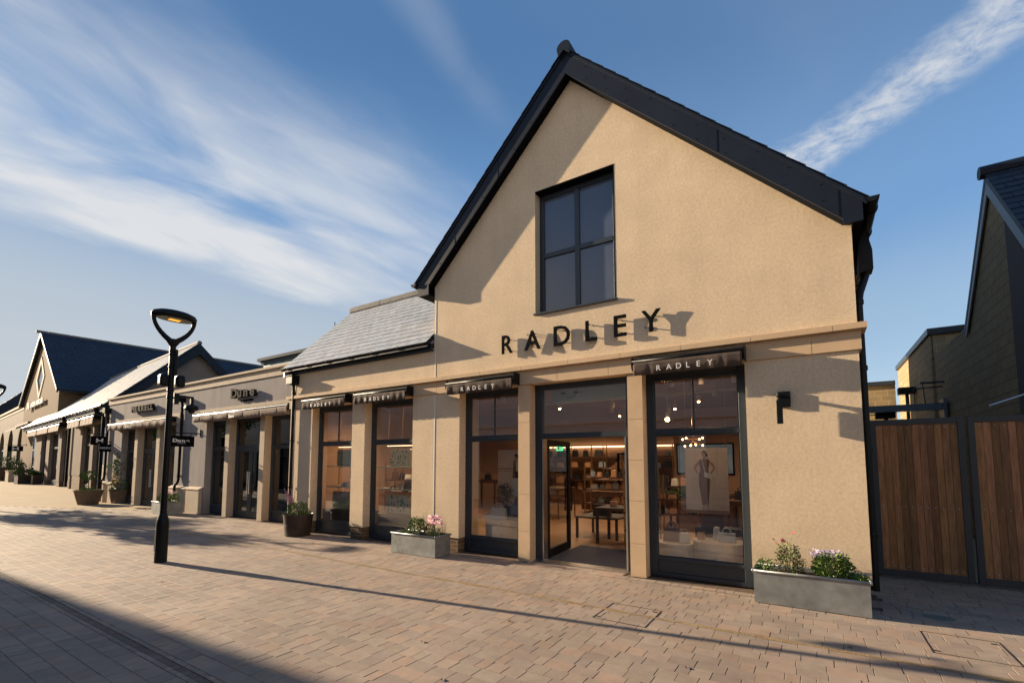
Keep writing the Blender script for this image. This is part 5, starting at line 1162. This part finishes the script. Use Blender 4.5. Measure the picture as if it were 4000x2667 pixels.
t = thing('dried_flowers', 'bunch of grey dried hydrangeas behind the white tote', 'flowers', (-5.45,1.05,.6)); m_.build('blooms', [mat('dried_petals', (.20,.19,.16), .8), M['leaf'], M['stem']], t); MB().lathe(-5.45,1.05,[(.08,.012),(.09,.8),(.06,.86)], 14).build('vase', M['bagblack'], t)
# last window
round_plinth(-1.93,.72,.30,.47,'small round plinth at the left of the last window'); round_plinth(-1.28,.72,.40,.545,'large round plinth at the right of the last window')
bag(-1.80,.62,.47,.17,.17,.08,M['bagwhite'],'small white bag tilted against a brown one',.0,rot=20); bag(-2.02,.72,.47,.26,.22,.14,M['bagbrown'],'brown rounded bag on the small round plinth',.5)
bag(-1.56,.68,.545,.12,.11,.09,M['bagtan'],'black and gold square purse on the large plinth',.0); bag(-1.34,.75,.545,.12,.2,.09,M['bagwhite'],'upright white bag on the large round plinth',.0,taper=.7)
bag(-1.18,.62,.545,.26,.14,.10,M['bagwhite'],'wide white clutch at the right of the large plinth',.6,taper=.95); bag(-1.45,1.0,.70,.34,.26,.14,M['bagbrown'],'dark brown tote with tall handles under the poster',.9)
t = thing('crate', 'dark block plinth carrying the brown tote under the poster', 'plinth', (-1.4,1.0,0)); MB().box(-1.7,-.95,.93,1.2,.012,.70).build('body', M['tablegrey'], t)
m_ = MB()
for i in range(9):
    a_ = rnd.uniform(0,6.28); b_ = Vector((-1.98,1.1,1.12+rnd.uniform(-.05,.16))); d = Vector((math.cos(a_),math.sin(a_)*.6,rnd.uniform(.0,.6))); m_.leaf(b_, d, .26, .15, rnd.choice((0,1)), .25)
    m_.tube([(-1.98,1.1,.6), tuple(b_)], .004, 4, 2)
t = thing('potted_plant', 'broad leaved green plant left of the woman poster', 'plant', (-1.98,1.1,0)); m_.build('foliage', GM, t); MB().lathe(-1.98,1.1,[(.08,.012),(.1,.6),(.11,.62)], 16).build('vase', M['chrome'], t)
# entrance
t = thing('entrance_mat', 'dark ribbed entrance mat inside the open doorway', 'mat', (-3.5,1.1,0)); m_ = MB().box(-4.2,-2.56,.345,1.96,.012,.02)
yy = .36
while yy < 1.95: m_.box(-4.19,-2.57,yy,yy+.014,.02,.0245, 1); yy += .055
m_.build('ribs', [M['mat'], mat('mat_rib', (.14,.14,.17), .5)], t)
t = thing('air_curtain', 'grey green air curtain casing above the doorway', 'air curtain', (-3.4,.6,3)); MB().box(-4.12,-2.5,.55,.85,2.86,3.09).build('casing', M['aircurtain'], t, bevel=.01)
MB().box(-3.92,-3.83,.535,.55,3.0,3.04).box(-3.66,-3.58,.535,.55,2.99,3.04).tube([(-3.83,.54,3.02),(-3.80,.535,2.95),(-3.72,.535,2.92),(-3.64,.535,2.95),(-3.62,.54,2.99)], .005, 6).tube([(-3.58,.54,3.01),(-3.48,.54,3.01)], .006, 6).build('cable_box', M['blackmatt'], t)
t = thing('exit_sign', 'small green emergency exit sign seen through the glass door', 'sign', (-9.2,10.4,2.2)); MB().box(-9.15,-8.85,10.36,10.39,2.22,2.42).build('panel', M['exit'], t)
MB().prism([(-9.08,2.26),(-9.0,2.26),(-9.0,2.38),(-9.08,2.38)], 10.35, 10.36).prism([(-8.97,2.30),(-8.93,2.26),(-8.93,2.29),(-8.88,2.29),(-8.88,2.31),(-8.93,2.31),(-8.93,2.34)], 10.35, 10.36).build('symbol', M['white'], t)

# shop lamps (the photograph shows them lit)
def area(x, y, z, e, s=.5, c=(1,.68,.42), rx=0):
    l = bpy.data.lights.new('shop_light', 'AREA'); l.energy = e; l.size = s; l.color = c; l.spread = R(150)
    o = bpy.data.objects.new('shop_light', l); o.location = (x,y,z); o.rotation_euler = (rx,0,0); col.objects.link(o)
K_ = .36
for x, y, e in ((-3.4,3.4,38),(-5.8,6.2,36),(-3.2,9.0,30),(-7.5,9.2,44),(-9.6,4.6,22),(-1.9,4.6,34),(-1.5,.55,10),(-5.3,2.2,9),(-8.1,1.6,52),(-10.0,1.6,46),(-1.2,8.5,22)): area(x, y, 3.2, e*K_)

# ------------------------------------------------------------------ sky, sun, camera
AZ, EL = R(9.0), R(15.3)
w = bpy.data.worlds.new('World'); scene.world = w; w.use_nodes = True
nt = w.node_tree; N = nt.nodes; L = nt.links; bg = N['Background']
sky = N.new('ShaderNodeTexSky'); sky.sky_type = 'NISHITA'; sky.sun_disc = False; sky.sun_elevation = EL
sdir = Vector((-math.cos(AZ), -math.sin(AZ), 0)); sky.sun_rotation = math.atan2(sdir.x, sdir.y) % (2*math.pi)
sky.altitude = 50; sky.air_density = 1.0; sky.dust_density = .15; sky.ozone_density = 3.0
tc = N.new('ShaderNodeTexCoord'); sp = N.new('ShaderNodeSeparateXYZ'); L.new(tc.outputs['Generated'], sp.inputs[0])
def val(v):
    if hasattr(v, 'is_output'): return v
    n = N.new('ShaderNodeValue'); n.outputs[0].default_value = v; return n.outputs[0]
def mth(op, a, b=None, c=None, clamp=False):
    n = N.new('ShaderNodeMath'); n.operation = op; n.use_clamp = clamp
    for i, q in enumerate((a, b, c)):
        if q is None: continue
        if hasattr(q, 'is_output'): L.new(q, n.inputs[i])
        else: n.inputs[i].default_value = q
    return n.outputs[0]
def sstep(v, a, b, o0=0, o1=1):
    n = N.new('ShaderNodeMapRange'); n.interpolation_type = 'SMOOTHSTEP'; L.new(v, n.inputs[0])
    n.inputs[1].default_value = a; n.inputs[2].default_value = b; n.inputs[3].default_value = o0; n.inputs[4].default_value = o1
    return n.outputs[0]
zc = mth('MAXIMUM', sp.outputs['Z'], .03)
px, py_ = mth('DIVIDE', sp.outputs['X'], zc), mth('DIVIDE', sp.outputs['Y'], zc)
def noise(sx, sy, sc, det=6, dist=0, seed=0, rough=.55):
    cb = N.new('ShaderNodeCombineXYZ'); L.new(mth('MULTIPLY', px, sx), cb.inputs[0]); L.new(mth('MULTIPLY', py_, sy), cb.inputs[1]); cb.inputs[2].default_value = seed
    n = N.new('ShaderNodeTexNoise'); n.inputs['Scale'].default_value = sc; n.inputs['Detail'].default_value = det; n.inputs['Distortion'].default_value = dist; n.inputs['Roughness'].default_value = rough
    L.new(cb.outputs[0], n.inputs['Vector']); return n.outputs['Fac']
n1 = noise(1, .45, 1.6, 7, .6, 3); n2 = noise(1.2, .4, 4.0, 6, .4, 9, .5); n3 = noise(1, 1, 5, 4, .3, 5, .5); n4 = noise(.5, .25, 1.2, 5, .3, 14)
wx = mth('ADD', px, mth('MULTIPLY', mth('SUBTRACT', n1, .5), .7))
band = mth('MULTIPLY', sstep(wx, -2.75, -2.5), sstep(wx, -1.6, -1.0, 1, 0))
core = mth('MULTIPLY', sstep(wx, -2.62, -2.35), sstep(wx, -2.25, -1.8, 1, 0))
n5 = noise(1.0, .6, 1.9, 5, .5, 31, .5)
dens = mth('MULTIPLY', band, mth('ADD', mth('MULTIPLY', sstep(n5, .27, .62), mth('MULTIPLY_ADD', sstep(n2, .3, .7), .42, .5)), mth('MULTIPLY', core, .34)), clamp=True)
dens = mth('MULTIPLY', dens, sstep(py_, 2.6, 1.4), clamp=True)
ct = mth('ADD', mth('MULTIPLY', px, .644), mth('MULTIPLY', py_, .764))
ctd = mth('ABSOLUTE', mth('ADD', mth('SUBTRACT', ct, 1.352), mth('MULTIPLY', mth('SUBTRACT', n3, .5), .10)))
trail = mth('MULTIPLY', mth('MULTIPLY', sstep(ctd, .02, .17, 1, 0), sstep(noise(1,1,15,8,.25,21,.66), .18, .8)), .82)
wl_ = mth('ABSOLUTE', mth('SUBTRACT', px, mth('MULTIPLY_ADD', py_, -.12, -.6)))
wisp = mth('MULTIPLY', mth('MULTIPLY', sstep(wl_, .0, .10, 1, 0), sstep(n2, .35, .7)), mth('MULTIPLY', mth('MULTIPLY', sstep(py_, .3, .7), sstep(py_, 1.2, .95)), .13))
thin = mth('MULTIPLY', sstep(n4, .48, .8), .10)
far_ = 0
fac = mth('MAXIMUM', mth('MAXIMUM', mth('MULTIPLY', dens, .84), trail), mth('MAXIMUM', wisp, thin))
fac = mth('MULTIPLY', fac, sstep(sp.outputs['Z'], .02, .1), clamp=True)
mx = N.new('ShaderNodeMix'); mx.data_type = 'RGBA'; L.new(fac, mx.inputs['Factor']); vl = N.new('ShaderNodeMix'); vl.data_type = 'RGBA'; L.new(sky.outputs[0], vl.inputs['A'])
rp = N.new('ShaderNodeValToRGB'); L.new(sp.outputs['Z'], rp.inputs[0]); rp.color_ramp.interpolation = 'EASE'; els = rp.color_ramp.elements
stops = ((.03,(1.9,2.25,2.65)), (.24,(1.25,1.75,2.3)), (.41,(.62,1.25,2.25)), (.70,(.30,.71,1.47)))
els[0].position, els[1].position = stops[0][0], stops[-1][0]
els.new(stops[1][0]); els.new(stops[2][0])
for e_, (ps, c_) in zip(els, stops): e_.position = ps; e_.color = (c_[0]/3, c_[1]/3, c_[2]/3, 1)
vsn = N.new('ShaderNodeVectorMath'); vsn.operation = 'SCALE'; L.new(rp.outputs[0], vsn.inputs[0]); vsn.inputs['Scale'].default_value = 3
L.new(vsn.outputs[0], vl.inputs['B']); L.new(sstep(sp.outputs['X'], .5, -.6, .7, .94), vl.inputs['Factor']); hzm = N.new('ShaderNodeMix'); hzm.data_type = 'RGBA'; L.new(vl.outputs['Result'], hzm.inputs['A']); hzm.inputs['B'].default_value = (2.1, 2.2, 2.3, 1)
L.new(mth('MULTIPLY', mth('MULTIPLY', sstep(sp.outputs['X'], -.3, -.95), sstep(sp.outputs['Z'], .55, .1)), .8), hzm.inputs['Factor'])
L.new(hzm.outputs['Result'], mx.inputs['A'])
mx.inputs['B'].default_value = (3.0, 3.0, 3.0, 1)
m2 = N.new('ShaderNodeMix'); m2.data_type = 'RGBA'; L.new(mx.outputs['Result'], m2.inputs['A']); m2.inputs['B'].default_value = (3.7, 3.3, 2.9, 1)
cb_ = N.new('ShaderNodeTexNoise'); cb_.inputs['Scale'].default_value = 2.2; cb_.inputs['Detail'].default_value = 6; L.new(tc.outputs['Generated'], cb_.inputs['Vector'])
fill_bank = mth('MULTIPLY', mth('MULTIPLY', sstep(sp.outputs['Y'], -.12, -.5), sstep(cb_.outputs['Fac'], .3, .55, .35, 1)), sstep(sp.outputs['Z'], .5, .25), clamp=True)  # added cloud bank out of view, put in as warm fill for the facade
L.new(fill_bank, m2.inputs['Factor']); L.new(m2.outputs['Result'], bg.inputs['Color']); bg.inputs['Strength'].default_value = .10
sun = bpy.data.lights.new('sun', 'SUN'); sun.energy = 5.0; sun.angle = R(.5); sun.color = (1, .80, .56)
so = bpy.data.objects.new('sun', sun); col.objects.link(so)
trav = Vector((math.cos(EL)*math.cos(AZ), math.cos(EL)*math.sin(AZ), -math.sin(EL)))
so.rotation_euler = trav.to_track_quat('-Z', 'Y').to_euler(); so.location = (-30,-5,12)

cam = bpy.data.cameras.new('Camera'); co = bpy.data.objects.new('Camera', cam); col.objects.link(co); scene.camera = co
cam.sensor_width = 36; cam.lens = 36*1825/4000; cam.shift_y = (1659-1333.5)/4000; cam.clip_end = 2000; cam.clip_start = .05
co.location = (0, -7.181188, 1.75); co.rotation_euler = (R(90+4.5427), 0, R(32.958))
vs = scene.view_settings; vs.view_transform = 'Standard'; vs.look = 'None'; vs.gamma = 1; vs.exposure = 1.43
scene.display_settings.display_device = 'sRGB'
scene.cycles.max_bounces = 8; scene.cycles.transparent_max_bounces = 12; scene.cycles.use_denoising = True
scene.cycles.sample_clamp_indirect = 4
